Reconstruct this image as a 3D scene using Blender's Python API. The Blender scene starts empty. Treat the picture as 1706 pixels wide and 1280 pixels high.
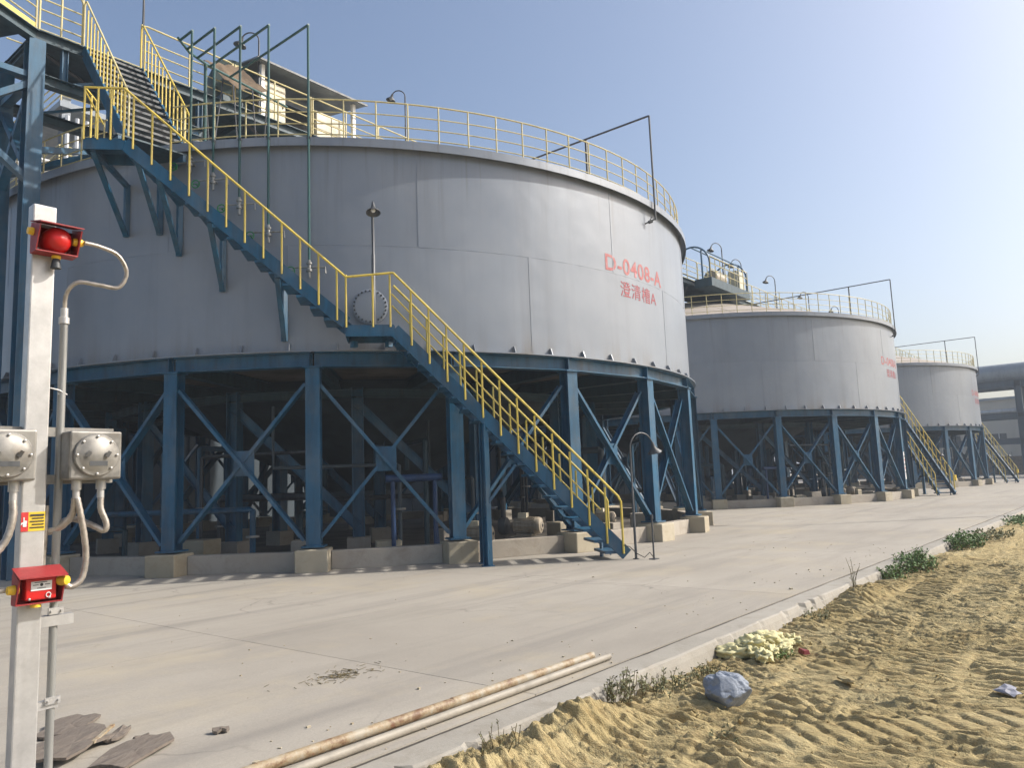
import bpy, bmesh, math, random
import numpy as np
from mathutils import Vector, Matrix
R = math.radians
random.seed(7)
scn = bpy.context.scene
col = scn.collection

# ------------------------------------------------------------------ camera
F_PX, PITCH, ROLL, YAW, EYE = 1281.5, 0.1262, -0.0384, 0.6869, 1.4534
fh = Vector((math.cos(YAW), math.sin(YAW), 0)); rh = Vector((math.sin(YAW), -math.cos(YAW), 0)); zz = Vector((0, 0, 1))
fw = fh * math.cos(PITCH) + zz * math.sin(PITCH); u0 = -fh * math.sin(PITCH) + zz * math.cos(PITCH)
cr = rh * math.cos(ROLL) + u0 * math.sin(ROLL); cu = -rh * math.sin(ROLL) + u0 * math.cos(ROLL)
cam = bpy.data.cameras.new('camera'); camo = bpy.data.objects.new('camera', cam); col.objects.link(camo)
camo.matrix_world = Matrix(((cr.x, cu.x, -fw.x, 0), (cr.y, cu.y, -fw.y, 0), (cr.z, cu.z, -fw.z, EYE), (0, 0, 0, 1)))
cam.sensor_width = 36; cam.lens = F_PX / 1706 * 36; cam.clip_start = 0.05; cam.clip_end = 6000
scn.camera = camo

# ------------------------------------------------------------------ sky, sun, exposure
SUN_AZ, SUN_EL = -43.0, 38.0
world = bpy.data.worlds.new('World'); scn.world = world; world.use_nodes = True
wn = world.node_tree; bg = wn.nodes['Background']; sky = wn.nodes.new('ShaderNodeTexSky')
sky.sky_type = 'NISHITA'; sky.sun_disc = False; sky.sun_elevation = R(SUN_EL); sky.sun_rotation = R(90 - SUN_AZ)
sky.air_density = 1.0; sky.dust_density = 4.2; sky.ozone_density = 1.5; sky.altitude = 0
wn.links.new(sky.outputs[0], bg.inputs[0]); bg.inputs[1].default_value = 0.11
sl = bpy.data.lights.new('sun', 'SUN'); so = bpy.data.objects.new('sun', sl); col.objects.link(so)
sl.energy = 3.15; sl.angle = R(1.2); sl.color = (1.0, 0.955, 0.885)
sd = Vector((math.cos(R(SUN_AZ)) * math.cos(R(SUN_EL)), math.sin(R(SUN_AZ)) * math.cos(R(SUN_EL)), math.sin(R(SUN_EL))))
so.rotation_euler = sd.to_track_quat('Z', 'Y').to_euler(); so.location = (0, -20, 40)
vs = scn.view_settings; vs.view_transform = 'Standard'; vs.look = 'None'; vs.gamma = 1; vs.use_curve_mapping = False
vs.exposure = 0.78
cy = scn.cycles; cy.max_bounces = 6; cy.diffuse_bounces = 3; cy.glossy_bounces = 3; cy.transmission_bounces = 2; cy.volume_bounces = 0; cy.use_adaptive_sampling = True; cy.adaptive_threshold = .025

HAZE = 0.0014
# ------------------------------------------------------------------ materials
def newmat(name):
    m = bpy.data.materials.new(name); m.use_nodes = True
    return m, m.node_tree, m.node_tree.nodes['Principled BSDF']
def N(nt, t, **k):
    n = nt.nodes.new(t)
    for a, v in k.items(): setattr(n, a, v)
    return n
def ramp(nt, fac, stops):
    r = N(nt, 'ShaderNodeValToRGB'); e = r.color_ramp.elements
    e[0].position, e[0].color = stops[0][0], (*stops[0][1], 1); e[1].position, e[1].color = stops[-1][0], (*stops[-1][1], 1)
    for p, c in stops[1:-1]:
        q = e.new(p); q.color = (*c, 1)
    nt.links.new(fac, r.inputs[0]); return r.outputs[0]
def noise(nt, vec, scale, detail=4, rough=.6, mapscale=None, dist=0):
    if mapscale:
        mp = N(nt, 'ShaderNodeMapping'); mp.inputs['Scale'].default_value = mapscale; nt.links.new(vec, mp.inputs[0]); vec = mp.outputs[0]
    n = N(nt, 'ShaderNodeTexNoise'); n.inputs['Scale'].default_value = scale; n.inputs['Detail'].default_value = detail
    n.inputs['Roughness'].default_value = rough; n.inputs['Distortion'].default_value = dist
    nt.links.new(vec, n.inputs['Vector']); return n.outputs[0]
def mix(nt, fac, a, b, mode='MIX'):
    m = N(nt, 'ShaderNodeMix', data_type='RGBA', blend_type=mode)
    for s, v in ((0, fac), (6, a), (7, b)):
        if isinstance(v, (int, float)): m.inputs[s].default_value = v
        elif isinstance(v, tuple): m.inputs[s].default_value = (*v, 1)
        else: nt.links.new(v, m.inputs[s])
    return m.outputs[2]
def bump(nt, b, h, strength, dist):
    n = N(nt, 'ShaderNodeBump'); n.inputs['Strength'].default_value = strength; n.inputs['Distance'].default_value = dist
    nt.links.new(h, n.inputs['Height']); nt.links.new(n.outputs[0], b.inputs['Normal'])
def pos(nt): return N(nt, 'ShaderNodeNewGeometry').outputs['Position']
def objc(nt): return N(nt, 'ShaderNodeTexCoord').outputs['Object']
def rnd(nt): return N(nt, 'ShaderNodeObjectInfo').outputs['Random']
def mathn(nt, op, a, b=0.0):
    n = N(nt, 'ShaderNodeMath', operation=op)
    for i, v in ((0, a), (1, b)):
        if isinstance(v, (int, float)): n.inputs[i].default_value = v
        else: nt.links.new(v, n.inputs[i])
    return n.outputs[0]

def paint(name, c, rough=.45, var=.25, dirt=(.18, .16, .13), damt=.35, scale=6, metal=0.0, streak=True, chips=0):
    m, nt, b = newmat(name); p = pos(nt)
    d = tuple(x * (1 - var) for x in c); l = tuple(min(1, x * (1 + var)) for x in c)
    n2 = noise(nt, p, scale * .5, 3, .7, (1.6, 1.6, .25) if streak else None)
    cc = ramp(nt, n2, [(.3, l), (.52, c), (.62, d), (.8, tuple(c[i] * (1 - damt) + dirt[i] * damt for i in range(3)))])
    if chips:
        cn = noise(nt, p, 11, 4, .75); cc = mix(nt, ramp(nt, cn, [(.66, (0, 0, 0)), (.70, (chips,) * 3)]), cc, (.12, .06, .03))
        cc = mix(nt, ramp(nt, noise(nt, p, 1.3, 3, .6), [(.45, (0, 0, 0)), (.75, (.30,) * 3)]), cc, (.20, .19, .17))
    hs = N(nt, 'ShaderNodeHueSaturation'); nt.links.new(mathn(nt, 'ADD', mathn(nt, 'MULTIPLY', rnd(nt), .16), .92), hs.inputs['Value']); nt.links.new(cc, hs.inputs['Color'])
    nt.links.new(hs.outputs[0], b.inputs['Base Color']); b.inputs['Metallic'].default_value = metal
    rr = N(nt, 'ShaderNodeMapRange'); rr.inputs[3].default_value = rough - .1; rr.inputs[4].default_value = rough + .15
    nt.links.new(n2, rr.inputs[0]); nt.links.new(rr.outputs[0], b.inputs['Roughness'])
    return m
M = {}
M['blue'] = paint('blue_steel_paint', (.006, .076, .150), .42, .25, (.07, .08, .085), .45, chips=.55)
M['blue_dark'] = paint('dark_teal_steel_paint', (.014, .045, .062), .5, .25, (.08, .07, .05), .5)
M['portal'] = paint('cobalt_steel_paint', (.014, .045, .125), .45, .2, (.08, .08, .08), .3)
M['yellow'] = paint('yellow_rail_paint', (.62, .47, .075), .45, .18, (.30, .22, .10), .5, 9, chips=.5)
M['pale_yellow'] = paint('faded_yellow_rail_paint', (.52, .45, .22), .5, .15, (.32, .27, .18), .5, 9)
M['shaded_green'] = paint('shaded_green_hood_paint', (.012, .032, .026), .5)  # green darkened in the colour to stand for the hood's shade
M['green'] = paint('green_pipe_paint', (.020, .075, .072), .45, .2, (.1, .1, .08), .3)
M['valve_green'] = paint('bright_green_paint', (.015, .20, .06), .5, .2)
M['grey_pipe'] = paint('grey_pipe_steel', (.27, .27, .255), .4, .2, (.14, .10, .06), .6, 12, .35)
M['lamp'] = paint('lamp_grey_metal', (.07, .074, .078), .5, .25, (.07, .055, .04), .5, 10, .2)
M['dark_metal'] = paint('dark_metal', (.04, .045, .05), .5, .3, (.1, .07, .04), .4, 8)
M['motor'] = paint('motor_grey_beige', (.33, .28, .21), .55, .2, (.15, .12, .08), .5, 14)
M['cream'] = paint('cream_cabinet_paint', (.55, .50, .37), .5, .08, (.4, .35, .25), .25)
M['white'] = paint('white_paint', (.78, .78, .76), .45, .05, (.4, .37, .3), .25)
M['duct'] = paint('grey_duct_sheet', (.20, .23, .26), .45, .15, (.12, .12, .12), .4, 2)
M['silver'] = paint('silver_vessel_sheet', (.55, .55, .54), .35, .1, (.3, .27, .22), .3, 3, .5)
M['red'] = paint('red_alarm_paint', (.26, .022, .022), .55, .15, (.20, .09, .07), .6, 16, streak=False)
M['red_bright'] = paint('bright_red_plastic', (.50, .012, .010), .35, .1, (.34, .08, .06), .5, 16, streak=False)
M['gland'] = paint('yellow_gland_plastic', (.80, .50, .03), .4, .1, (.5, .3, .05), .2, 30, streak=False)
M['roof'] = paint('beige_roof_sheet', (.33, .285, .24), .7, .08, (.2, .17, .14), .3, 1.5, streak=False)
M['rust'] = paint('rusty_brown_sheet', (.115, .078, .045), .8, .4, (.07, .04, .025), .7, 5, streak=False)
M['rust_dull'] = paint('dull_brown_steel', (.15, .13, .105), .7, .25, (.08, .06, .04), .6, 2, streak=False)
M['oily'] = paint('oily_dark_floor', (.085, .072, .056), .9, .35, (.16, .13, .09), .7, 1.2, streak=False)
M['building'] = paint('far_building_render', (.40, .38, .33), .7, .06, (.2, .18, .15), .3, .6)
M['added_backdrop'] = paint('shade_dark_cladding', (.055, .075, .09), .6, .2, (.03, .03, .03), .5, .7)  # dark tone paints in deep shade under and behind the tanks

def mk_shell():
    m, nt, b = newmat('tank_grey_paint'); p = pos(nt)
    n1 = noise(nt, p, .5, 4, .6); n2 = noise(nt, p, 2.6, 4, .65, (1, 1, .08)); n3 = noise(nt, p, 9, 2, .6, (1, 1, .035))
    a = ramp(nt, n1, [(.25, (.198, .222, .258)), (.5, (.228, .252, .288)), (.75, (.258, .280, .312))])
    a = mix(nt, ramp(nt, n2, [(.5, (0, 0, 0)), (.85, (.45,) * 3)]), a, (.155, .16, .168))
    sp = N(nt, 'ShaderNodeSeparateXYZ'); nt.links.new(p, sp.inputs[0])
    def zmask(z0, z1):
        r = N(nt, 'ShaderNodeMapRange'); r.inputs[1].default_value = z0; r.inputs[2].default_value = z1; nt.links.new(sp.outputs[2], r.inputs[0]); return r.outputs[0]
    drip = mathn(nt, 'MULTIPLY', ramp(nt, n3, [(.57, (0, 0, 0)), (.74, (.42,) * 3)]), mathn(nt, 'POWER', zmask(5.6, 8.1), 1.6))
    a = mix(nt, drip, a, (.135, .125, .105))
    low = mathn(nt, 'MULTIPLY', ramp(nt, n2, [(.46, (0, 0, 0)), (.7, (.6,) * 3)]), mathn(nt, 'POWER', zmask(4.7, 4.0), 2.0))
    a = mix(nt, low, a, (.20, .165, .12))
    hs = N(nt, 'ShaderNodeHueSaturation'); nt.links.new(mathn(nt, 'ADD', mathn(nt, 'MULTIPLY', rnd(nt), .06), .97), hs.inputs['Value'])
    nt.links.new(a, hs.inputs['Color']); nt.links.new(hs.outputs[0], b.inputs['Base Color'])
    rr = N(nt, 'ShaderNodeMapRange'); rr.inputs[3].default_value = .26; rr.inputs[4].default_value = .50
    nt.links.new(n1, rr.inputs[0]); nt.links.new(rr.outputs[0], b.inputs['Roughness'])
    b.inputs['Metallic'].default_value = .15
    bump(nt, b, noise(nt, p, .9, 2), .30, .05)
    return m
M['shell'] = mk_shell()

def mk_concrete(name, c1, c2, stain, joints=False, sc=1.0):
    m, nt, b = newmat(name); p = pos(nt)
    n1 = noise(nt, p, .28 * sc, 4, .62); n2 = noise(nt, p, 1.3 * sc, 5, .7, (.45, 1.4, 1) if joints else None, .6)
    n3 = noise(nt, p, 45 * sc, 2, .7); n4 = noise(nt, p, 7 * sc, 4, .75)
    a = ramp(nt, n1, [(.3, c1), (.7, c2)])
    a = mix(nt, ramp(nt, n2, [(.50, (0, 0, 0)), (.78, (.6,) * 3)]), a, stain)
    a = mix(nt, ramp(nt, n4, [(.62, (0, 0, 0)), (.74, (.40,) * 3)]), a, tuple(x * .72 for x in c1))
    a = mix(nt, ramp(nt, n3, [(.3, (.22,) * 3), (.6, (0, 0, 0))]), a, tuple(x * .6 for x in c1))
    hs = N(nt, 'ShaderNodeHueSaturation'); nt.links.new(mathn(nt, 'ADD', mathn(nt, 'MULTIPLY', rnd(nt), .08), .96), hs.inputs['Value'])
    nt.links.new(a, hs.inputs['Color']); nt.links.new(hs.outputs[0], b.inputs['Base Color'])
    b.inputs['Roughness'].default_value = .85
    bump(nt, b, n4, .35, .012)
    return m
def mk_road():
    m, nt, b = newmat('road_concrete'); p = pos(nt)
    n1 = noise(nt, p, .25, 4, .62); n2 = noise(nt, p, 1.0, 5, .7, (.30, 1.3, 1), .5); n3 = noise(nt, p, 60, 2, .7); n4 = noise(nt, p, 6, 4, .75); n5 = noise(nt, p, .7, 3, .6, (.12, 2.6, 1), .3)
    a = ramp(nt, n1, [(.3, (.272, .245, .205)), (.52, (.32, .291, .245)), (.72, (.36, .329, .278))])
    a = mix(nt, ramp(nt, n2, [(.47, (0, 0, 0)), (.75, (.75,) * 3)]), a, (.225, .203, .17))
    a = mix(nt, ramp(nt, n5, [(.55, (0, 0, 0)), (.72, (.60,) * 3)]), a, (.185, .17, .15))
    a = mix(nt, ramp(nt, n4, [(.60, (0, 0, 0)), (.74, (.40,) * 3)]), a, (.22, .20, .17))
    a = mix(nt, ramp(nt, n3, [(.3, (.28,) * 3), (.6, (0, 0, 0))]), a, (.17, .155, .13))
    dust = noise(nt, p, .45, 5, .7); a = mix(nt, ramp(nt, dust, [(.52, (0, 0, 0)), (.74, (.6,) * 3)]), a, (.38, .325, .225))
    vo = N(nt, 'ShaderNodeTexVoronoi', feature='DISTANCE_TO_EDGE'); vo.inputs['Scale'].default_value = .33
    wv = N(nt, 'ShaderNodeMix', data_type='RGBA', blend_type='ADD'); wv.inputs[0].default_value = .8; nn = N(nt, 'ShaderNodeTexNoise'); nn.inputs['Scale'].default_value = 1.4; nn.inputs['Detail'].default_value = 4
    nt.links.new(p, nn.inputs['Vector']); nt.links.new(p, wv.inputs[6]); nt.links.new(nn.outputs['Color'], wv.inputs[7]); nt.links.new(wv.outputs[2], vo.inputs['Vector'])
    ck = mathn(nt, 'MULTIPLY', ramp(nt, vo.outputs['Distance'], [(.0, (1, 1, 1)), (.006, (0, 0, 0))]), ramp(nt, n1, [(.50, (0, 0, 0)), (.60, (.6,) * 3)]))
    a = mix(nt, ck, a, (.10, .09, .075))
    hs = N(nt, 'ShaderNodeHueSaturation'); nt.links.new(mathn(nt, 'ADD', mathn(nt, 'MULTIPLY', rnd(nt), .07), .965), hs.inputs['Value'])
    nt.links.new(a, hs.inputs['Color']); nt.links.new(hs.outputs[0], b.inputs['Base Color']); b.inputs['Roughness'].default_value = .85
    bump(nt, b, n4, .35, .012); return m
M['concrete'] = mk_road()
M['ped'] = mk_concrete('pedestal_concrete', (.34, .29, .20), (.46, .41, .31), (.24, .17, .085), False, 2.2)
M['kerb'] = mk_concrete('kerb_concrete', (.27, .25, .212), (.345, .32, .275), (.18, .152, .11), False, 2.5)
M['plinth'] = mk_concrete('plinth_concrete', (.30, .26, .21), (.40, .36, .30), (.20, .16, .12), False, 2.0)

def mk_sand():
    m, nt, b = newmat('yellow_sand'); p = pos(nt)
    n1 = noise(nt, p, .9, 4, .65); n2 = noise(nt, p, 7, 4, .7); n3 = noise(nt, p, 110, 2, .8); n4 = noise(nt, p, 1.0, 4, .7, (17, 4.2, 6), .4)
    a = ramp(nt, n1, [(.28, (.325, .255, .12)), (.5, (.42, .34, .175)), (.72, (.48, .405, .23))])
    a = mix(nt, ramp(nt, n4, [(.46, (0, 0, 0)), (.66, (.55,) * 3)]), a, (.25, .175, .08))  # brown bands painted in as shadows between the tread ridges
    a = mix(nt, ramp(nt, n2, [(.5, (0, 0, 0)), (.72, (.45,) * 3)]), a, (.42, .35, .20))
    a = mix(nt, ramp(nt, n3, [(.35, (.45,) * 3), (.6, (0, 0, 0))]), a, (.22, .16, .08))
    nt.links.new(a, b.inputs['Base Color']); b.inputs['Roughness'].default_value = .95
    b.inputs['Specular IOR Level'].default_value = .12
    bump(nt, b, mathn(nt, 'ADD', mathn(nt, 'MULTIPLY', n2, .6), mathn(nt, 'ADD', n4, mathn(nt, 'MULTIPLY', n3, .35))), .9, .03)
    return m
M['sand'] = mk_sand()
def mk_dirt():
    m, nt, b = newmat('bare_ground'); p = pos(nt)
    nt.links.new(ramp(nt, noise(nt, p, .15, 8, .7), [(.3, (.30, .25, .16)), (.7, (.40, .34, .24))]), b.inputs['Base Color'])
    b.inputs['Roughness'].default_value = .95; return m
M['dirt'] = mk_dirt()
def mk_steel():
    m, nt, b = newmat('brushed_galvanised_steel'); p = objc(nt)
    n1 = noise(nt, p, 7, 6, .7); n2 = noise(nt, p, 40, 3, .6, (1, 1, .05)); n3 = noise(nt, p, 2.5, 5, .6)
    a = ramp(nt, n1, [(.3, (.40, .39, .375)), (.7, (.55, .54, .52))])
    a = mix(nt, ramp(nt, n3, [(.62, (0, 0, 0)), (.85, (.45,) * 3)]), a, (.42, .36, .27))
    nt.links.new(a, b.inputs['Base Color']); b.inputs['Metallic'].default_value = .55
    rr = N(nt, 'ShaderNodeMapRange'); rr.inputs[3].default_value = .32; rr.inputs[4].default_value = .55
    nt.links.new(n2, rr.inputs[0]); nt.links.new(rr.outputs[0], b.inputs['Roughness'])
    bump(nt, b, n1, .12, .003); return m
M['steel'] = mk_steel()
M['cast'] = paint('cast_aluminium', (.25, .238, .215), .45, .25, (.15, .12, .085), .7, 12, .45, False)
M['conduit'] = paint('dull_conduit_metal', (.40, .36, .31), .38, .25, (.2, .15, .1), .5, 30, .6, False)
M['tar'] = paint('dark_joint_tar', (.045, .038, .03), .9, .3, (.12, .10, .07), .7, 6, streak=False)
M['rack'] = paint('blue_grey_rack_steel', (.05, .075, .10), .5, .15, (.1, .1, .1), .4, 1)
def flat(name, c, rough=.6, metal=0):
    m, nt, b = newmat(name); p = pos(nt)
    nt.links.new(ramp(nt, noise(nt, p, 30, 4), [(.3, tuple(x * .85 for x in c)), (.7, c)]), b.inputs['Base Color'])
    b.inputs['Roughness'].default_value = rough; b.inputs['Metallic'].default_value = metal; return m
def mk_letter():
    m, nt, b = newmat('faded_red_stencil_paint'); p = pos(nt)
    nt.links.new(ramp(nt, noise(nt, p, 5, 6, .7), [(.35, (.32, .05, .055)), (.55, (.36, .11, .11)), (.75, (.34, .20, .20))]), b.inputs['Base Color'])
    b.inputs['Roughness'].default_value = .55; return m
M['letter'] = mk_letter(); M['letter_deep'] = flat('deep_red_stencil_paint', (.30, .045, .06), .55)
M['lab_yellow'] = flat('label_yellow', (.72, .50, .03)); M['lab_red'] = flat('label_red', (.55, .03, .03)); M['lab_white'] = flat('label_white', (.75, .75, .73))
M['lab_black'] = flat('label_black', (.03, .03, .03)); M['foam'] = flat('pale_yellow_foam', (.60, .55, .30), .9); M['leaf'] = flat('weed_leaf', (.11, .19, .045), .65)
M['leaf_dry'] = flat('dusty_weed_leaf', (.19, .19, .095), .8); M['stem'] = flat('weed_stem', (.14, .11, .05), .8); M['black'] = flat('black_rubber', (.02, .02, .02), .7)
M['plastic'] = flat('grey_plastic_scrap', (.27, .27, .31), .4); M['can'] = flat('red_carton', (.22, .035, .04), .6)
def mk_rock():
    m, nt, b = newmat('blue_grey_stone'); p = objc(nt); n = noise(nt, p, 9, 7, .7)
    nt.links.new(ramp(nt, n, [(.3, (.17, .195, .235)), (.7, (.27, .30, .35))]), b.inputs['Base Color']); b.inputs['Roughness'].default_value = .75
    bump(nt, b, n, .6, .02); return m
M['rock'] = mk_rock()
def mk_slate():
    m, nt, b = newmat('weathered_bark_sheet'); p = objc(nt); n = noise(nt, p, 6, 7, .7, (1, 5, 1), 1.0)
    nt.links.new(ramp(nt, n, [(.3, (.10, .08, .066)), (.6, (.17, .142, .115)), (.8, (.23, .19, .14))]), b.inputs['Base Color']); b.inputs['Roughness'].default_value = .9
    bump(nt, b, n, .6, .01); return m
M['bark'] = mk_slate()
def mk_oldpipe():
    m, nt, b = newmat('flaking_cream_pipe_paint'); p = objc(nt); n = noise(nt, p, 6, 8, .75); n2 = noise(nt, p, 25, 4, .7)
    a = ramp(nt, n, [(.42, (.33, .29, .22)), (.53, (.28, .21, .12)), (.62, (.15, .08, .04))])
    a = mix(nt, ramp(nt, n2, [(.6, (0, 0, 0)), (.7, (.7,) * 3)]), a, (.22, .10, .05))
    nt.links.new(a, b.inputs['Base Color']); b.inputs['Roughness'].default_value = .6; bump(nt, b, n, .5, .004); return m
M['oldpipe'] = mk_oldpipe()
M['palepipe'] = paint('pale_dusty_pipe', (.29, .26, .21), .6, .15, (.19, .15, .10), .5, 10, streak=False)

# ------------------------------------------------------------------ mesh helpers
class MB:
    def __init__(s): s.v = []; s.f = []
    def add(s, v, f):
        o = len(s.v); s.v += [tuple(x) for x in v]; s.f += [tuple(i + o for i in q) for q in f]; return s
    def box(s, c, d, rz=0, rx=0, ry=0):
        m = Matrix.Rotation(rz, 3, 'Z') @ Matrix.Rotation(ry, 3, 'Y') @ Matrix.Rotation(rx, 3, 'X')
        v = [Vector(c) + m @ Vector((x * d[0] / 2, y * d[1] / 2, z * d[2] / 2)) for z in (-1, 1) for x, y in ((-1, -1), (1, -1), (1, 1), (-1, 1))]
        return s.add(v, [(3, 2, 1, 0), (4, 5, 6, 7), (0, 1, 5, 4), (1, 2, 6, 5), (2, 3, 7, 6), (3, 0, 4, 7)])
    def beam(s, a, b, prof, up=(0, 0, 1)):
        a, b = Vector(a), Vector(b); d = (b - a).normalized(); up = Vector(up)
        if abs(d.dot(up)) > .98: up = Vector((1, 0, 0))
        sx = d.cross(up).normalized(); sy = sx.cross(d)
        n = len(prof); v = [a + sx * p[0] + sy * p[1] for p in prof] + [b + sx * p[0] + sy * p[1] for p in prof]
        return s.add(v, [tuple(range(n))[::-1], tuple(range(n, 2 * n))] + [(i, (i + 1) % n, n + (i + 1) % n, n + i) for i in range(n)])
    def tube(s, path, r, n=8, cap=True):
        P = [Vector(p) for p in path]; k = len(P); rs = r if isinstance(r, (list, tuple)) else [r] * k
        t = [(P[min(i + 1, k - 1)] - P[max(i - 1, 0)]).normalized() for i in range(k)]
        ref = Vector((0, 0, 1)) if abs(t[0].z) < .9 else Vector((1, 0, 0)); sx = t[0].cross(ref).normalized(); v = []
        for i in range(k):
            sx = (sx - t[i] * sx.dot(t[i])).normalized(); sy = t[i].cross(sx)
            v += [P[i] + (sx * math.cos(2 * math.pi * j / n) + sy * math.sin(2 * math.pi * j / n)) * rs[i] for j in range(n)]
        f = [(i * n + j, i * n + (j + 1) % n, (i + 1) * n + (j + 1) % n, (i + 1) * n + j) for i in range(k - 1) for j in range(n)]
        if cap: f += [tuple(range(n))[::-1], tuple(range((k - 1) * n, k * n))]
        return s.add(v, f)
    def lathe(s, prof, c=(0, 0, 0), axis=(0, 0, 1), n=20, a0=0, a1=360):
        ax = Vector(axis).normalized(); q = Vector((0, 0, 1)).rotation_difference(ax); full = abs(a1 - a0) >= 359.9; m = n if full else n + 1
        v = [Vector(c) + q @ Vector((r * math.cos(R(a0 + (a1 - a0) * j / n)), r * math.sin(R(a0 + (a1 - a0) * j / n)), z)) for r, z in prof for j in range(m)]
        f = [(i * m + j, i * m + (j + 1) % m, (i + 1) * m + (j + 1) % m, (i + 1) * m + j) for i in range(len(prof) - 1) for j in range(n if not full else m)]
        return s.add(v, f)
    def mesh(s, name, smooth=False):
        me = bpy.data.meshes.new(name); me.from_pydata(s.v, [], s.f); bm = bmesh.new(); bm.from_mesh(me)
        bmesh.ops.recalc_face_normals(bm, faces=bm.faces); bm.to_mesh(me); bm.free()
        if smooth:
            for p in me.polygons: p.use_smooth = True
            me.set_sharp_from_angle(angle=R(40))
        return me
def put(name, me, mat, parent=None, loc=(0, 0, 0), rz=0, rot=None):
    if isinstance(me, MB): me = me.mesh(name)
    if isinstance(mat, str): mat = M[mat]
    if mat and not me.materials: me.materials.append(mat)
    o = bpy.data.objects.new(name, me); col.objects.link(o); o.location = loc; o.rotation_euler = rot if rot else (0, 0, rz)
    if parent: o.parent = parent
    return o
def part(name, mb, mat, parent=None, smooth=False, **k): return put(name, mb.mesh(name, smooth), mat, parent, **k)
def tag(o, label=None, cat=None, group=None, kind=None):
    for k, v in (('label', label), ('category', cat), ('group', group), ('kind', kind)):
        if v: o[k] = v
    return o
def thing(name, label, cat, loc=(0, 0, 0), rz=0, group=None):
    o = bpy.data.objects.new(name, None); col.objects.link(o); o.location = loc; o.rotation_euler = (0, 0, rz); o.empty_display_size = .3
    return tag(o, label, cat, group)
def copy_tree(o, parent=None):
    c = o.copy(); col.objects.link(c); c.parent = parent
    for ch in o.children: copy_tree(ch, c)
    return c
def H(w, h, tf=.016, tw=.012):
    a, b, t = w / 2, h / 2, tw / 2
    return [(-a, -b), (a, -b), (a, -b + tf), (t, -b + tf), (t, b - tf), (a, b - tf), (a, b), (-a, b), (-a, b - tf), (-t, b - tf), (-t, -b + tf), (-a, -b + tf)]
def CH(w, h, t=.012, s=1):   # channel, flanges toward +x (s=1)
    a, b = w, h / 2
    q = [(0, -b), (a, -b), (a, -b + t), (t, -b + t), (t, b - t), (a, b - t), (a, b), (0, b)]
    return q if s > 0 else [(-x, y) for x, y in q][::-1]
def L(w, h, t=.012): return [(0, 0), (w, 0), (w, t), (t, t), (t, h), (0, h)]
def RC(w, h): return [(-w / 2, -h / 2), (w / 2, -h / 2), (w / 2, h / 2), (-w / 2, h / 2)]
def arc(c, r, a0, a1, n, ax1, ax2):
    c, ax1, ax2 = Vector(c), Vector(ax1), Vector(ax2)
    return [c + ax1 * r * math.cos(R(a0 + (a1 - a0) * i / n)) + ax2 * r * math.sin(R(a0 + (a1 - a0) * i / n)) for i in range(n + 1)]
def bevel(o, w, seg=2):
    m = o.modifiers.new('bevel', 'BEVEL'); m.width = w; m.segments = seg; m.limit_method = 'ANGLE'; return o

rng = np.random.default_rng(3)
LAT = rng.random((256, 256))
def vnoise(x, y):
    xi, yi = np.floor(x).astype(int), np.floor(y).astype(int); fx, fy = x - xi, y - yi
    fx, fy = fx * fx * (3 - 2 * fx), fy * fy * (3 - 2 * fy); g = lambda i, j: LAT[i % 256, j % 256]
    return (g(xi, yi) * (1 - fx) + g(xi + 1, yi) * fx) * (1 - fy) + (g(xi, yi + 1) * (1 - fx) + g(xi + 1, yi + 1) * fx) * fy - .5
def fbm(x, y, o=4, l=2.1, g=.5):
    s, a = 0, 1
    for i in range(o): s = s + a * vnoise(x + 17.3 * i, y + 9.1 * i); x, y, a = x * l, y * l, a * g
    return s

CX, CY, SP = 15.673, 18.880, 23.043      # first tank centre, spacing along the row (+X)
RT, ZB, ZT = 10.0, 4.0, 8.13

# ================================================================== SETTING
g = MB().box((300, 100, -.55), (1400, 1400, .2)); tag(part('ground', g, 'dirt'), kind='structure')
# concrete yard: cast slabs with open joints
yard = part('concrete_road', MB().box((60, 40, -.14), (260, 73.2, .16)), 'plinth'); tag(yard, kind='structure')
YJ = [3.42, 7.2, 11.0, 30.0, 76.0]; XJ = [-68, -30.7, -15.7, -10.7, -5.7, -.7, 4.3, 9.3, 14.3, 19.3, 24.3, 29.3, 34.3, 39.3, 44.3, 49.3, 59.3, 69.3, 79.3, 120, 188]
for j in range(4):
    xs = XJ if j < 3 else [-68, 4.3, 79.3, 188]
    for a, b in zip(xs[:-1], xs[1:]):
        y0, y1 = YJ[j], YJ[j + 1]; gp = .007
        o = part('concrete_slab', MB().box((0, 0, -.03), (b - a - gp, y1 - y0 - gp, .06)), 'concrete', yard, loc=((a + b) / 2, (y0 + y1) / 2, 0))

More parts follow.
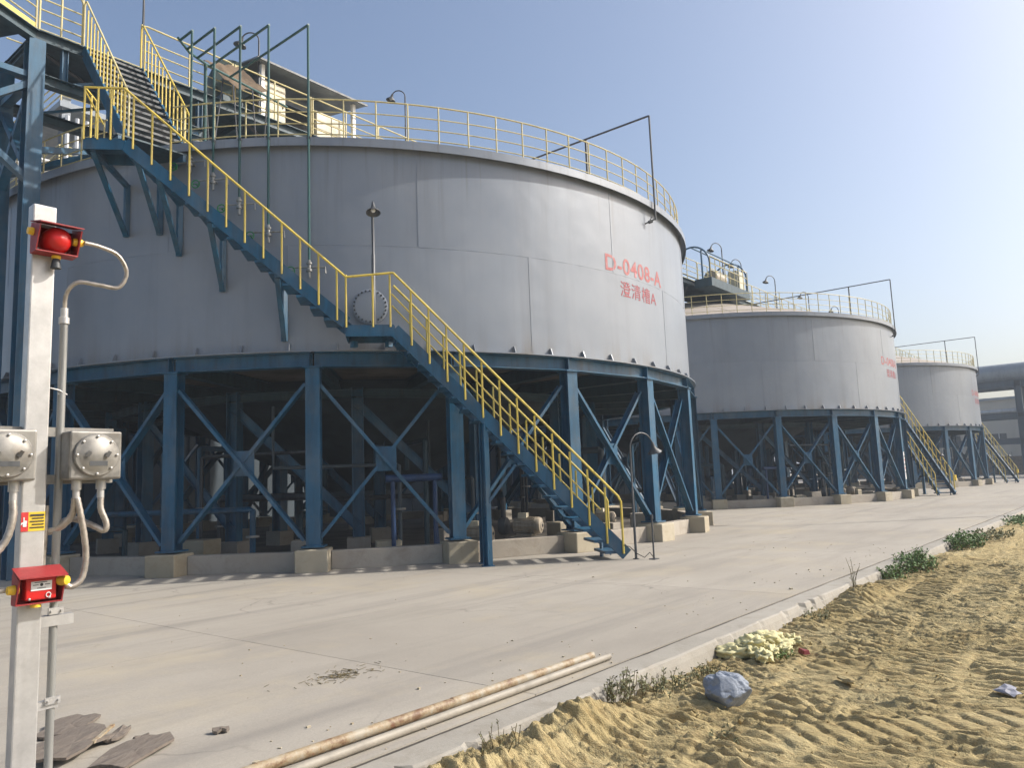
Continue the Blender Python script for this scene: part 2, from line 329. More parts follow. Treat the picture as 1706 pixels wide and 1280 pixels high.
# kerb along the road edge: worn upper edge, chipped outer face
def kerb():
    xs = np.concatenate([np.arange(-14, 2, .4), np.arange(2, 16, .06), np.arange(16, 40, .3), np.arange(40, 150, 2.)])
    rows = []
    n = fbm(xs * 1.7, xs * 0 + 3, 5); n2 = fbm(xs * 6, xs * 0 + 11, 4); chip = np.clip(n2 - .26, 0, 1) * .22 + np.clip(n - .45, 0, 1) * .2; n2 = n2 + .5 * fbm(xs * 19, xs * 0 + 7, 2)
    near = np.clip((5.4 - xs) / 3, 0, 1)
    for i, x in enumerate(xs):
        c = chip[i]; w = .005 * n[i]
        rows.append([(x, 3.385 + .004 * n2[i], -.14), (x, 3.385 + .004 * n2[i], -.003 + .006 * n[i]), (x, 3.145 + c * .8, .001 + .006 * n[i]),
                     (x, 3.128 + w + c * .75, -.010 - c * .45), (x, 3.112 + w + c * .35, -.06 - c * .2), (x, 3.10 + w, -.13), (x, 3.09 + w, -.40)])
    v = [p for r in rows for p in r]; k = 7
    f = [(i * k + j, (i + 1) * k + j, (i + 1) * k + j + 1, i * k + j + 1) for i in range(len(rows) - 1) for j in range(k - 1)]
    f += [tuple(range(k)), tuple(range((len(rows) - 1) * k, len(rows) * k))[::-1]]
    o = part('kerb', MB().add(v, f), 'kerb'); tag(o, kind='structure')
kerb()
tag(part('joint_filler', MB().box((60, 3.404, -.045), (150, .036, .07)), 'tar'), kind='structure')

# sand with tyre tracks
def sand():
    def axis(a, b, fine0, fine1, d, g):
        q = [fine0]; 
        while q[-1] < fine1: q.append(q[-1] + d)
        s = d
        while q[-1] < b: s *= g; q.append(min(q[-1] + s, b + .01))
        w = [fine0]; s = d
        while w[-1] > a: s *= g; w.append(w[-1] - s)
        return np.array(w[:0:-1] + q)
    X = axis(-10, 170, 2.6, 14, .0125, 1.03); Y = -axis(-3.10, 40, -3.10, -.0, .016, 1.06)
    x, y = np.meshgrid(X, Y, indexing='ij')
    w = x * math.cos(YAW) + y * math.sin(YAW); q = x * math.sin(YAW) - y * math.cos(YAW)
    z = -.155 + .035 * fbm(x * .35, y * .5, 3) + .016 * fbm(x * 1.8 + 5, y * 2.2, 4)
    z += .010 * fbm(x * 7, y * 7, 3)
    warp = .10 * fbm(x * 1.1, y * 1.1, 3)
    # bands of tread bars running along the road
    Yb = y + .25 * fbm(x * .20, y * .1 + 4, 2) - .035 * x
    band = np.abs(((Yb / .58) % 1) - .5) * 2
    ins = np.clip((.88 - band) * 6, 0, 1); bid = np.floor(Yb / .58); bi = bid.astype(int) % 4
    ang = np.choose(bi, [.22, .05, .15, -.12]); per = np.choose(bi, [.105, .13, .115, .145])
    ph = (x + ang * y + warp * .9) / per + bid * .37
    t = ph - np.floor(ph); bar = np.clip(np.where(t < .3, t / .3, 1 - (t - .5) / .5), 0, 1)
    brk = np.clip(.95 + 1.3 * fbm(x * 4, y * 5 + 3, 3), .25, 1.4)
    amp = .046 * np.clip(.9 + 1.2 * fbm(x * .8 + 9, y * 1.2, 3), .2, 1.1) * brk
    xr = x + .25 * fbm(x * 1.3, y * 1.3 + 8, 2) + .12 * y
    rid = 1 - np.abs(2.6 * fbm(xr * 15, y * 2.9, 2)); rid = np.clip(rid, 0, 1) ** 2
    rid2 = 1 - np.abs(2.6 * fbm(xr * 31 + 50, y * 7, 2)); rid2 = np.clip(rid2, 0, 1) ** 2
    rough = np.clip(.85 + 1.1 * fbm(x * .7 + 30, y * .9, 3), .3, 1.25)
    z += ins * amp * (bar - .45) + rough * (.026 * rid ** 1.4 + .014 * rid2) - .014
    berm = (1 - ins) * .030 * np.clip(.35 + 1.6 * fbm(x * 2.5, y * 5, 3), 0, 1.2); z += berm
    cl = np.maximum(fbm(x * 17, y * 17, 3), 0); z += (.006 * cl) * np.clip(.5 + 1.8 * fbm(x * 1.1 + 40, y * 1.4, 2), 0, 1.5)
    # smooth print of a big block-tread tyre crossing the near corner
    wc = 4.80 + .10 * q + .04 * np.sin(q * 2); inb = np.clip((.20 - np.abs(w - wc)) * 18, 0, 1) * np.clip((q - 1.35) * 4, 0, 1)
    blk = np.clip((np.abs(((q + .18 * (w - wc)) / .16 + .12 * fbm(q * 5, w * 9, 2)) % 1 - .5) - .13) * 12, 0, 1)
    z = z * (1 - inb) + inb * (-.158 + .020 * blk + .012 * (1 - blk) * (fbm(x * 25, y * 25, 2)) + .006 * fbm(x * 20, y * 20, 2))
    # flat trampled strip at the kerb and sand heaped against it
    ed = np.clip((y - 2.55) / .5, 0, 1)
    z += ed * (.02 + .03 * fbm(x * 1.2, y * 3, 3))
    def heap(cx, cy, rx, ry, h):
        return h * np.exp(-((x - cx) / rx) ** 2 - ((y - cy) / ry) ** 2) * np.clip(1 + .8 * fbm(x * 4 + cx, y * 4, 5, 2.2, .6), .3, 1.4)
    z += heap(3.7, 3.0, .8, .22, .14) + heap(4.3, 2.95, .35, .18, .07) + heap(10.3, 2.95, .8, .22, .13) + heap(2.4, 2.98, .9, .3, .13) + heap(15.0, 2.8, .5, .25, .09)
    hp = np.clip((z + .135) * 12, 0, 1) * np.clip((y - 2.5) * 3, 0, 1); z += hp * (.024 * (1 - np.abs(2.4 * fbm(x * 13, y * 6, 3))).clip(0, 1) - .015)
    z = np.minimum(z, np.where(y > 3.08, -.01, 9))
    far = np.clip((x - 20) / 25, 0, 1); z = z * (1 - far) + far * (-.16 + .03 * fbm(x * .3, y * .5, 2))
    n, m = x.shape; v = np.stack([x, y, z], -1).reshape(-1, 3)
    i = np.arange(n - 1)[:, None] * m + np.arange(m - 1)[None]; f = np.stack([i, i + 1, i + m + 1, i + m], -1).reshape(-1, 4)[:, ::-1]
    me = bpy.data.meshes.new('sand_ground'); me.vertices.add(len(v)); me.vertices.foreach_set('co', v.ravel()); me.loops.add(f.size); me.loops.foreach_set('vertex_index', f.ravel())
    me.polygons.add(len(f)); me.polygons.foreach_set('loop_start', np.arange(len(f)) * 4); me.polygons.foreach_set('loop_total', np.full(len(f), 4)); me.update(); me.validate()
    if me.polygons[0].normal.z < 0: me.flip_normals()
    o = put('sand_ground', me, 'sand'); tag(o, kind='structure')
sand()

# ================================================================== TANKS
ORD = ('nearest', 'middle', 'farthest'); LET = 'ABC'
def pol(r, a, z): return Vector((r * math.cos(R(a)), r * math.sin(R(a)), z))
def sector(r0, r1, z0, z1, a0, a1, n):
    mb = MB(); v = []
    for i in range(n + 1):
        a = a0 + (a1 - a0) * i / n; v += [pol(r1, a, z0), pol(r1, a, z1), pol(r0, a, z1), pol(r0, a, z0)]
    f = [(i * 4 + j, (i + 1) * 4 + j, (i + 1) * 4 + (j + 1) % 4, i * 4 + (j + 1) % 4) for i in range(n) for j in range(4)]
    if abs(a1 - a0) < 359.9: f += [(0, 1, 2, 3), (n * 4 + 3, n * 4 + 2, n * 4 + 1, n * 4)]
    return mb.add(v, f)

plate_da = 360 / 13
me_plate_lo = sector(RT - .012, RT, 0, 6.055 - ZB - .004, .02, plate_da - .02, 16).mesh('shell_plate', True)
me_plate_hi = sector(RT - .012, RT, 0, ZT - .02 - 6.06, .02, plate_da - .02, 16).mesh('shell_plate', True)
me_wv_lo = MB().box((RT - .002, 0, (6.055 - ZB) / 2), (.014, .022, 6.055 - ZB)).mesh('weld_seam'); me_wv_hi = MB().box((RT - .002, 0, (ZT - 6.06) / 2), (.014, .022, ZT - 6.08)).mesh('weld_seam')
me_stiff = MB().add([(RT, -.008, 0), (RT + .11, -.008, 0), (RT + .05, -.008, .15), (RT, -.008, .15), (RT, .008, 0), (RT + .11, .008, 0), (RT + .05, .008, .15), (RT, .008, .15)],
    [(0, 1, 2, 3), (7, 6, 5, 4), (0, 4, 5, 1), (1, 5, 6, 2), (2, 6, 7, 3), (3, 7, 4, 0)]).box((RT + .052, 0, .004), (.104, .06, .008)).mesh('stiffener')
mb = MB(); c0, c1 = R(-7.4), R(7.4)
mb.add([(9.9 * math.cos(c0), 9.9 * math.sin(c0), 0), (9.9, 0, .004), (9.9 * math.cos(c1), 9.9 * math.sin(c1), 0), (2.2, .28, 2.25), (2.2, -.28, 2.25),
        (9.9 * math.cos(c0), 9.9 * math.sin(c0), -.03), (9.9, 0, -.03), (9.9 * math.cos(c1), 9.9 * math.sin(c1), -.03), (2.2, .28, 2.22), (2.2, -.28, 2.22)],
       [(0, 1, 4), (1, 3, 4), (1, 2, 3), (6, 5, 9), (6, 9, 8), (6, 8, 7), (0, 5, 6, 1), (1, 6, 7, 2), (2, 7, 8, 3), (3, 8, 9, 4), (4, 9, 5, 0)])
me_roofp = mb.mesh('roof_panel')

def text_on_tank(parent, txt, zc, size, a_mid, a_w):
    cu_ = bpy.data.curves.new('lettering', 'FONT'); cu_.body = txt; cu_.size = 1.0; cu_.align_x = 'CENTER'; cu_.align_y = 'CENTER'; cu_.resolution_u = 4; cu_.space_character = 1.08; cu_.offset = .018 if txt[0] == 'D' else .004
    t = bpy.data.objects.new('t', cu_); col.objects.link(t); dg = bpy.context.evaluated_depsgraph_get(); dg.update()
    me = bpy.data.meshes.new_from_object(t.evaluated_get(dg)); bpy.data.objects.remove(t)
    bm = bmesh.new(); bm.from_mesh(me)
    xs = [v.co.x for v in bm.verts]; ys = [v.co.y for v in bm.verts]; x0, x1, y0, y1 = min(xs), max(xs), min(ys), max(ys)
    bmesh.ops.triangulate(bm, faces=bm.faces)
    for v in bm.verts:
        a = a_mid + ((v.co.x - (x0 + x1) / 2) / (x1 - x0)) * a_w; z = zc + ((v.co.y - (y0 + y1) / 2) / (y1 - y0)) * size
        v.co = pol(RT + .0045, a, z)
    bm.to_mesh(me); bm.free(); me.materials.clear()
    o = put('lettering', me, 'letter' if txt[0] == 'D' else 'letter_deep', parent); return o

def make_tank(k):
    t = thing('clarifier_tank', 'pale grey steel clarifier tank, %s of the three, red stencil D-0408-%s' % (ORD[k], LET[k]), 'tank', (CX + k * SP, CY, 0), 0, 'clarifier tanks in a row')
    for i in range(13):
        alo, ahi = -137.65 + i * plate_da, -123.5 + i * plate_da
        put('shell_plate', me_plate_lo, 'shell', t, (0, 0, ZB), R(alo)); put('shell_plate', me_plate_hi, 'shell', t, (0, 0, 6.06), R(ahi))
        put('weld_seam', me_wv_lo, 'shell', t, (0, 0, ZB), R(alo)); put('weld_seam', me_wv_hi, 'shell', t, (0, 0, 6.06), R(ahi))
    part('weld_seam', sector(RT - .01, RT + .004, 6.052, 6.066, 0, 360, 120), 'shell', t, True)
    part('shell_lining', sector(RT - .03, RT - .016, ZB + .01, ZT - .05, 0, 360, 120), 'shell', t, True)
    rr = part('rim_ring', sector(RT - .08, RT + .15, ZT, ZT + .02, 0, 360, 120).add(*[(lambda m: (m.v, m.f))(sector(RT + .135, RT + .152, ZT - .15, ZT + .001, 0, 360, 120))][0]), 'shell', t, True)
    part('base_flange', sector(RT - .3, RT + .16, ZB - .022, ZB, 0, 360, 120), 'shell', t, True)
    for i in range(72): put('stiffener', me_stiff, 'shell', t, (0, 0, ZB), R(2.5 + 5 * i))
    part('bottom_plate', MB().lathe([(RT - .35, 3.97), (RT - .35, 3.985), (.01, 3.985), (.01, 3.97), (RT - .35, 3.97)], n=64), 'rust_dull', t)
    hop = part('added_dark_cone', MB().lathe([(6.4, 3.96), (1.1, 1.35), (1.1, .6), (.5, .6), (.5, 3.96)], n=40), 'added_backdrop', t, True)  # added dark cone, blocks the bright background seen below the tank
    for i in range(24): put('roof_panel', me_roofp, 'roof', t, (0, 0, ZT + .06), R(15 * i))
    # lettering
    text_on_tank(t, 'D-0408-' + LET[k], 6.29, .39, -90.05, 14.6)
    text_on_tank(t, '澄清槽' + LET[k], 5.745, .37, -89.7, 9.5)
    # bolted manhole
    am = -129 if k == 0 else -51
    ax = pol(1, am, 0); mhc = pol(RT + .09, am, 4.83)
    mh = part('manhole_cover', MB().lathe([(0, .045), (.25, .045), (.31, .04), (.335, .03), (.335, 0), (.27, -.002), (.27, -.12), (0, -.12)], mhc, ax, 32), 'shell', t, True)
    sx = pol(1, am + 90, 0)
    mb_ = MB().lathe([(0, .03), (.018, .03), (.018, -.02), (0, -.02)], (0, 0, 0), ax, 6); me_b = mb_.mesh('bolt')
    for j in range(24):
        p = mhc + sx * .298 * math.cos(R(15 * j)) + Vector((0, 0, 1)) * .298 * math.sin(R(15 * j)) + ax * .04
        put('bolt', me_b, 'dark_metal', mh, p)
    return t
tanks = [make_tank(k) for k in range(3)]

# ------------------------------------------------------------------ foundations and support frames
ZP, ZC = .42, 3.70; ZL = 4.31
def make_foundation(k):
    t = thing('tank_foundation', 'ring of low concrete pedestals and walls under the %s tank' % ORD[k], 'foundation', (CX + k * SP, CY, 0), 0, 'tank foundations')
    mw = MB().box((9.83, 0, .17), (.26, 2.02, .34)).mesh('foundation_wall'); mp = MB().box((10.08, 0, ZP / 2 - .02), (.62, .58, ZP - .02)).mesh('pedestal')
    for i in range(24):
        o = bevel(put('pedestal', mp, 'ped', t, (0, 0, 0), R(15 * i)), .018); bevel(put('foundation_wall', mw, 'kerb' if i % 3 else 'plinth', t, (0, 0, -.004), R(15 * i + 7.5)), .012)
    mi = MB().box((7.1, 0, .17), (.5, .5, .42)).mesh('pedestal')
    for i in range(16): put('pedestal', mi, 'plinth', t, (0, 0, 0), R(22.5 * i + 4))
    mi = MB().box((3.6, 0, .17), (.5, .5, .42)).mesh('pedestal')
    for i in range(8): put('pedestal', mi, 'plinth', t, (0, 0, 0), R(45 * i + 11))
    return t
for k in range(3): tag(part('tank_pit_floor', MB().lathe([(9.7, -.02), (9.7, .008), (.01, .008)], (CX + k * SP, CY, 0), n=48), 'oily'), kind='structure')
def make_frame(k):
    t = thing('tank_support_frame', 'blue steel columns and cross braces carrying the %s tank' % ORD[k], 'steel frame', (CX + k * SP, CY, 0), 0, 'tank support frames')
    RC_ = 10.02
    mc = MB().beam((RC_, 0, ZP), (RC_, 0, ZC), H(.26, .27, .016, .012), (1, 0, 0)).box((RC_, 0, ZP + .005), (.40, .36, .03)).mesh('column')
    # column profile: beam() side axis -> make flanges face outward
    mb = MB(); pr = H(.26, .27, .018, .014)
    v = [(RC_ + q[1], q[0], ZP) for q in pr] + [(RC_ + q[1], q[0], ZC) for q in pr]; n = len(pr)
    mb.add(v, [tuple(range(n))[::-1], tuple(range(n, 2 * n))] + [(i, (i + 1) % n, n + (i + 1) % n, n + i) for i in range(n)])
    mc = mb.box((RC_, 0, ZP + .012), (.42, .40, .03)).box((RC_, 0, ZC - .012), (.34, .34, .024)).mesh('column')
    def chord(r, z, a, b): return pol(r, a, z), pol(r, b, z)
    a, b = chord(RC_, ZC + .139, -7.42, 7.42); mbm = MB().beam(a, b, H(.24, .275, .018, .012))
    mbm = mbm.box((RC_ * math.cos(R(7.3)) + .06, RC_ * math.sin(R(7.3)) - .02, ZC + .139), (.11, .012, .235), R(7.3)).mesh('ring_beam')
    rb = RC_ * math.cos(R(7.5)); hb = RC_ * math.sin(R(7.5)) - .14
    br1 = MB().beam((rb + .02, -hb, 3.38), (rb + .02, hb, .56), CH(.06, .17, .012, 1), (1, 0, 0)).mesh('brace')
    br2 = MB().beam((rb - .075, hb, 3.38), (rb - .075, -hb, .56), CH(.06, .17, .012, 1), (1, 0, 0)).mesh('brace')
    gp = MB().box((rb - .026, 0, 1.97), (.02, .38, .46)).mesh('gusset_plate')
    ge = [MB().box((rb - .026, s * (hb - .05), z), (.018, .34, .34)).mesh('gusset_plate') for s, z in ((1, 3.42), (-1, 3.42), (1, .58), (-1, .58))]
    rad = MB().beam((.8, 0, 3.82), (9.86, 0, 3.82), H(.18, .29, .016, .012)).mesh('radial_beam')
    for i in range(24):
        put('column', mc, 'blue', t, rz=R(15 * i)); put('ring_beam', mbm, 'blue', t, rz=R(15 * i + 7.5))
        put('brace', br1, 'blue', t, rz=R(15 * i + 7.5)); put('brace', br2, 'blue', t, rz=R(15 * i + 7.5)); put('gusset_plate', gp, 'blue', t, rz=R(15 * i + 7.5))
        put('radial_beam', rad, 'blue_dark', t, rz=R(15 * i))
    for r, na, off, w in ((7.1, 16, 4, .26), (3.6, 8, 11, .28)):
        mi = MB().beam((r, 0, .38), (r, 0, 3.67), H(w, w), (0, 1, 0)).mesh('inner_column')
        da = 360 / na; p, q = pol(r, -da / 2, 3.55), pol(r, da / 2, 3.55); mr = MB().beam(p, q, H(.16, .20)).mesh('inner_ring_beam')
        mbr = MB().beam(pol(r, -da / 2, 3.3), pol(r, da / 2, .6), CH(.06, .2, .012)).mesh('inner_brace')
        for i in range(na):
            put('inner_column', mi, 'blue', t, rz=R(da * i + off)); put('inner_ring_beam', mr, 'blue_dark', t, rz=R(da * i + off + da / 2))
            if i % 2 == 0 or r > 5: put('inner_brace', mbr, 'blue', t, rz=R(da * i + off + da / 2))
    return t
for k in range(3): make_foundation(k); make_frame(k)

# ------------------------------------------------------------------ rim railings
def make_rim_rail(k):
    t = thing('rim_railing', 'yellow pipe railing round the rim of the %s tank' % ORD[k], 'railing', (CX + k * SP, CY, ZT + .02), 0, 'tank rim railings')
    rr = 9.96; gap = (-160, -151) if k == 0 else (0, 0)
    mp = MB().tube([(rr, 0, 0), (rr, 0, .86)], .016, 8).box((rr, 0, .006), (.09, .09, .012)).mesh('railing_post', True)
    mt = 'pale_yellow'
    for i in range(100):
        a = -131.6 + 3.6 * i; aw = (a + 180) % 360 - 180
        if gap[0] < aw < gap[1]: continue
        put('railing_post', mp, mt, t, rz=R(a))
    for z, r in ((.86, .016), (.60, .012), (.36, .012), (.14, .012)):
        a0, a1 = (gap[1], gap[0] + 360) if k == 0 else (0, 360)
        n = 150; part('rail', MB().tube([pol(rr, a0 + (a1 - a0) * i / n, z) for i in range(n + 1)], r, 6), mt, t, True)
for k in range(3): make_rim_rail(k)

# ------------------------------------------------------------------ staircases
def lerp(a, b, t): return a + (b - a) * t
def make_stair(k):
    mir = k > 0
    PH = R(-132); D1, DU = 10.91, 10.25; D0 = DU
    def Q(s, d, z):
        x = d * math.cos(PH) - s * math.sin(PH); y = d * math.sin(PH) + s * math.cos(PH)
        return Vector((-x if mir else x, y, z))
    up = Vector((0, 0, 1))
    t = thing('staircase', 'blue steel staircase with yellow handrails climbing the %s tank' % ORD[k], 'staircase', (CX + k * SP, CY, 0), 0, 'tank staircases')
    S0, ZL, SLa, SLb, STa, STb, ZTP = 4.97, 4.31, .97, .14, -3.63, -4.28, 7.66
    flights = [((S0, .02), (SLa, ZL)), ((SLb, ZL), (STa, ZTP))]
    for fi, ((sa, za), (sb, zb)) in enumerate(flights):
        sl = math.atan2(zb - za, sa - sb); D0 = 10.06 if fi == 0 else DU
        for d, sgn in ((D1, 1), (D0, -1)):
            st = MB(); pr = CH(.07, .22, .012, 1)
            za2, zb2 = za - .02, zb - .09
            st.beam(Q(sa + (.05 if fi == 0 else 0), d, max(za2, .02) + .06), Q(sb, d, zb2), [(-.006, -.11), (.006, -.11), (.006, .11), (-.006, .11)])
            o_ = -.035 if sgn > 0 else .035
            for e in (-.105, .105):
                ux, uz = math.sin(sl) * e, math.cos(sl) * e
                st.beam(Q(sa + (.05 if fi == 0 else 0) + ux, d + o_ * (-1 if True else 1) * -1, max(za2, .02) + .06 + uz), Q(sb + ux, d + o_, zb2 + uz), RC(.07, .012))
            part('stringer', st, 'blue', t)
        n = int(round((zb - za) / .205)); 
        tm = None
        for i in range(1, n + (1 if fi == 0 else 0)):
            s_, z_ = lerp(sa, sb, i / n), lerp(za, zb, i / n)
            tr = MB().beam(Q(s_ - .02, D0 + .01, z_ - .10), Q(s_ - .02, D1 - .01, z_ - .10), RC(.27, .045), up)
            a = tr
            part('tread', a, 'blue', t)
        # handrail and posts
        for d in ((D1, D0) if fi == 0 or mir else (D1,)):
            dd = d + (.03 if d == D1 else -.03); hr = 1.06 if fi == 0 else .98
            if fi == 0: pts = [Q(sa - .02, dd, za + .08), Q(sa - .02, dd, za + hr - .06), Q(sa - .07, dd, za + hr + .04), Q(sb, dd, zb + hr - .12)]
            else: pts = [Q(sa, dd, za + hr - .12), Q(sb, dd, zb + hr - .07)]
            part('handrail', MB().tube(pts, .021, 8), 'yellow', t, True)
            mz = .55
            if fi == 0: part('mid_rail', MB().tube([Q(sa - .40, dd, za + .42 + mz - .1), Q(sb - .03, dd, zb + mz)], .016, 6), 'yellow', t, True)
            m = 13 if fi == 0 else 12
            for i in range(1 if fi == 0 else 0, m):
                f_ = i / m if fi == 0 else (i + .5) / m
                s_, z_ = lerp(sa, sb, f_), lerp(za, zb, f_)
                part('railing_post', MB().tube([Q(s_, dd, z_ - .06), Q(s_, dd, z_ + hr - .12 + (.05 * f_ if fi else 0))], .019, 7), 'yellow', t, True)
                if fi == 0 and d == D1 and 1 < i < m - 0:
                    s2 = lerp(sa, sb, (i - .45) / m); z2 = lerp(za, zb, (i - .45) / m)
                    pass
    D0 = DU
    # landings
    def deck(s0, s1, z, d0, d1):
        part('landing_plate', MB().add([Q(s0, d0, z - .02), Q(s1, d0, z - .02), Q(s1, d1, z - .02), Q(s0, d1, z - .02), Q(s0, d0, z), Q(s1, d0, z), Q(s1, d1, z), Q(s0, d1, z)],
             [(3, 2, 1, 0), (4, 5, 6, 7), (0, 1, 5, 4), (1, 2, 6, 5), (2, 3, 7, 6), (3, 0, 4, 7)]), 'blue', t)
        for a_, b_ in (((s0, d1), (s1, d1)), ((s0, d0), (s1, d0)), ((s0, d0), (s0, d1)), ((s1, d0), (s1, d1))):
            part('landing_beam', MB().beam(Q(*a_, z - .115), Q(*b_, z - .115), RC(.03, .19)), 'blue', t)
    deck(SLa, SLb, ZL, D0, D1); deck(STa, STb, ZTP, D0 - .0, D1)
    # landing rails
    for d in (D1,):
        dd = d + .03
        part('handrail', MB().tube([Q(SLa, dd, ZL + .94), Q(SLb, dd, ZL + .86)], .021, 8), 'yellow', t, True)
        for s_ in (SLa - .06, (SLa + SLb) / 2 + .05, SLb): part('railing_post', MB().tube([Q(s_, dd, ZL - .05), Q(s_, dd, ZL + .9)], .019, 7), 'yellow', t, True)
        part('handrail', MB().tube([Q(STa, dd, ZTP + .91), Q(STb, dd, ZTP + .91), Q(STb, D0 + .2, ZTP + .91)], .021, 8), 'yellow', t, True)
        part('mid_rail', MB().tube([Q(STb, dd, ZTP + .85), Q(STb + .1, D0 + .1, ZTP + .52)], .016, 6), 'yellow', t, True)
        for s_, d_ in ((STa, dd), (lerp(STa, STb, .33), dd), (lerp(STa, STb, .66), dd), (STb, dd), (STb, lerp(D0, D1, .6)), (STb, lerp(D0, D1, .25))):
            part('railing_post', MB().tube([Q(s_, d_, ZTP - .04), Q(s_, d_, ZTP + .91)], .019, 7), 'yellow', t, True)
    # link from landing to upper stair
    # cantilever brackets on the shell
    for s_, zt_ in ((-4.15, ZTP - .2), (-3.45, ZTP - .25), (-3.05, 6.95), (-2.2, 6.2), (-1.05, 5.2)):
        wall = math.sqrt(RT * RT - s_ * s_) - .0
        br = t
        part('wall_bracket', MB().beam(Q(s_, wall + .035, zt_ + .05), Q(s_, wall + .035, zt_ - 1.0), RC(.09, .09)), 'blue', br)
        part('wall_bracket', MB().beam(Q(s_, D1 - .05, zt_ - .02), Q(s_, wall + .04, zt_ - .98), RC(.085, .06)), 'blue', br)
        part('wall_bracket', MB().beam(Q(s_, D1 - .02, zt_ + .02), Q(s_, wall, zt_ + .02), RC(.085, .085)), 'blue', br)
    # short stub carrying the middle landing
    for s_ in (SLa - .1, SLb + .1):
        part('landing_post', MB().beam(Q(s_, D0 + .12, ZB + .0), Q(s_, D0 + .12, ZL - .2), RC(.10, .10)), 'blue', t)
    # legs under the lower flight
    sg = 2.52; zg = lerp(0, ZL, (S0 - sg) / (S0 - SLa))
    for d in (D1 - .06, D0 + .08):
        part('leg', MB().beam(Q(sg, d, 0), Q(sg, d, zg - .12), H(.12, .12, .012, .01), (0, 1, 0)).box(Q(sg, d, .006), (.22, .22, .012), PH), 'blue', t)
    part('leg_brace', MB().beam(Q(sg, D1 - .06, 1.05), Q(sg + .55, D1 - .06, 1.75), RC(.08, .05)), 'blue', t)
    part('leg_brace', MB().beam(Q(sg, D1 - .06, 1.05 - .2), Q(sg, D0 + .08, .5), RC(.06, .05)), 'blue', t)
    part('foot_post', MB().beam(Q(S0 - .25, D0 + .02, 0), Q(S0 - .25, D0 + .02, .3), RC(.05, .05)), 'blue', t)
    return t, Q
st1, Q1 = make_stair(0)
for k in (1, 2): make_stair(k)

# ------------------------------------------------------------------ gooseneck lamps
def lamp(loc, h, label, az=0, r=.35, rad=.022, tilt=0, scale=1.0, group='gooseneck lamps'):
    t = thing('gooseneck_lamp', label, 'lamp', loc, R(az), group)
    part('lamp_pole', MB().tube([(0, 0, 0), (0, 0, h * .62), (0, 0, h * .62 + .01), (0, 0, h)], [rad * 1.3, rad * 1.3, rad, rad], 8).lathe([(0, .012), (.07 * scale, .012), (.07 * scale, 0), (0, 0)], n=10), 'lamp', t, True)
    pa = arc((r, 0, h), r, 180, 20, 14, (1, 0, 0), (0, 0, 1))
    part('lamp_neck', MB().tube(pa, rad * .8, 8), 'lamp', t, True)
    e = pa[-1]; d = (pa[-1] - pa[-2]).normalized(); d = Vector((.28, 0, -1)).normalized()
    s = scale
    sh = part('lamp_shade', MB().lathe([(.03 * s, -.03 * s), (.045 * s, .05 * s), (.055 * s, .10 * s), (.16 * s, .20 * s), (.165 * s, .225 * s), (.15 * s, .215 * s), (.05 * s, .12 * s), (0, .12 * s)], e, d, 16), 'lamp', t, True)
    part('bulb', MB().lathe([(0, .20 * s), (.04 * s, .19 * s), (.055 * s, .155 * s), (.04 * s, .12 * s)], e, d, 10), 'white', sh, True)
    return t
def W(v, k=0): return Vector((CX + k * SP + v.x, CY + v.y, v.z))
lamp(W(Q1(5.15, 11.02, 0)), 1.95, 'gooseneck lamp standing at the foot of the nearest staircase', -15, .30, .018, scale=.8)
lamp(W(Q1(.62, 10.72, ZL)), 2.15, 'gooseneck lamp rising from the middle landing of the nearest staircase', -128, .13, .026, scale=.8)
p = W(Q1(5.42, 11.2, 0)); 
t = thing('sensor_post', 'short thin steel post beside the foot of the nearest staircase', 'post', p)
part('post', MB().tube([(0, 0, .01), (0, 0, .72)], .016, 8).box((0, 0, .008), (.16, .12, .016)), 'lamp', t, True)
part('cap', MB().tube([(0, 0, .70), (0, 0, .78)], .028, 8), 'dark_metal', t, True)
cab = MB().tube([W(Q1(5.42, 11.22, .02)), W(Q1(5.36, 11.16, .12)), W(Q1(5.28, 11.10, .03)), W(Q1(5.16, 11.05, .10)), W(Q1(5.05, 11.0, .22)), W(Q1(4.95, 10.96, .25))], .008, 6)
tag(part('loose_cable', cab, 'black', smooth=True), 'black cable looping from the short post to the nearest stair foot', 'cable')
for k in (1, 2):
    x, y = CX + k * SP + 4.25, 7.55
    t = thing('control_post', 'slim post with yellow control box by the %s staircase foot' % ORD[k], 'control post', (x, y, 0), 0, 'yellow control boxes')
    part('post', MB().tube([(0, 0, 0), (0, 0, .75)], .025, 8).box((0, 0, .01), (.2, .2, .02)), 'lamp', t, True)
    part('control_box', MB().box((0, -.05, .82), (.20, .12, .26)), 'lab_yellow', t)
    lamp((x - .55, y + .1, 0), 1.95, 'gooseneck lamp at the foot of the %s staircase' % ORD[k], 170, .30, .018, scale=.8)

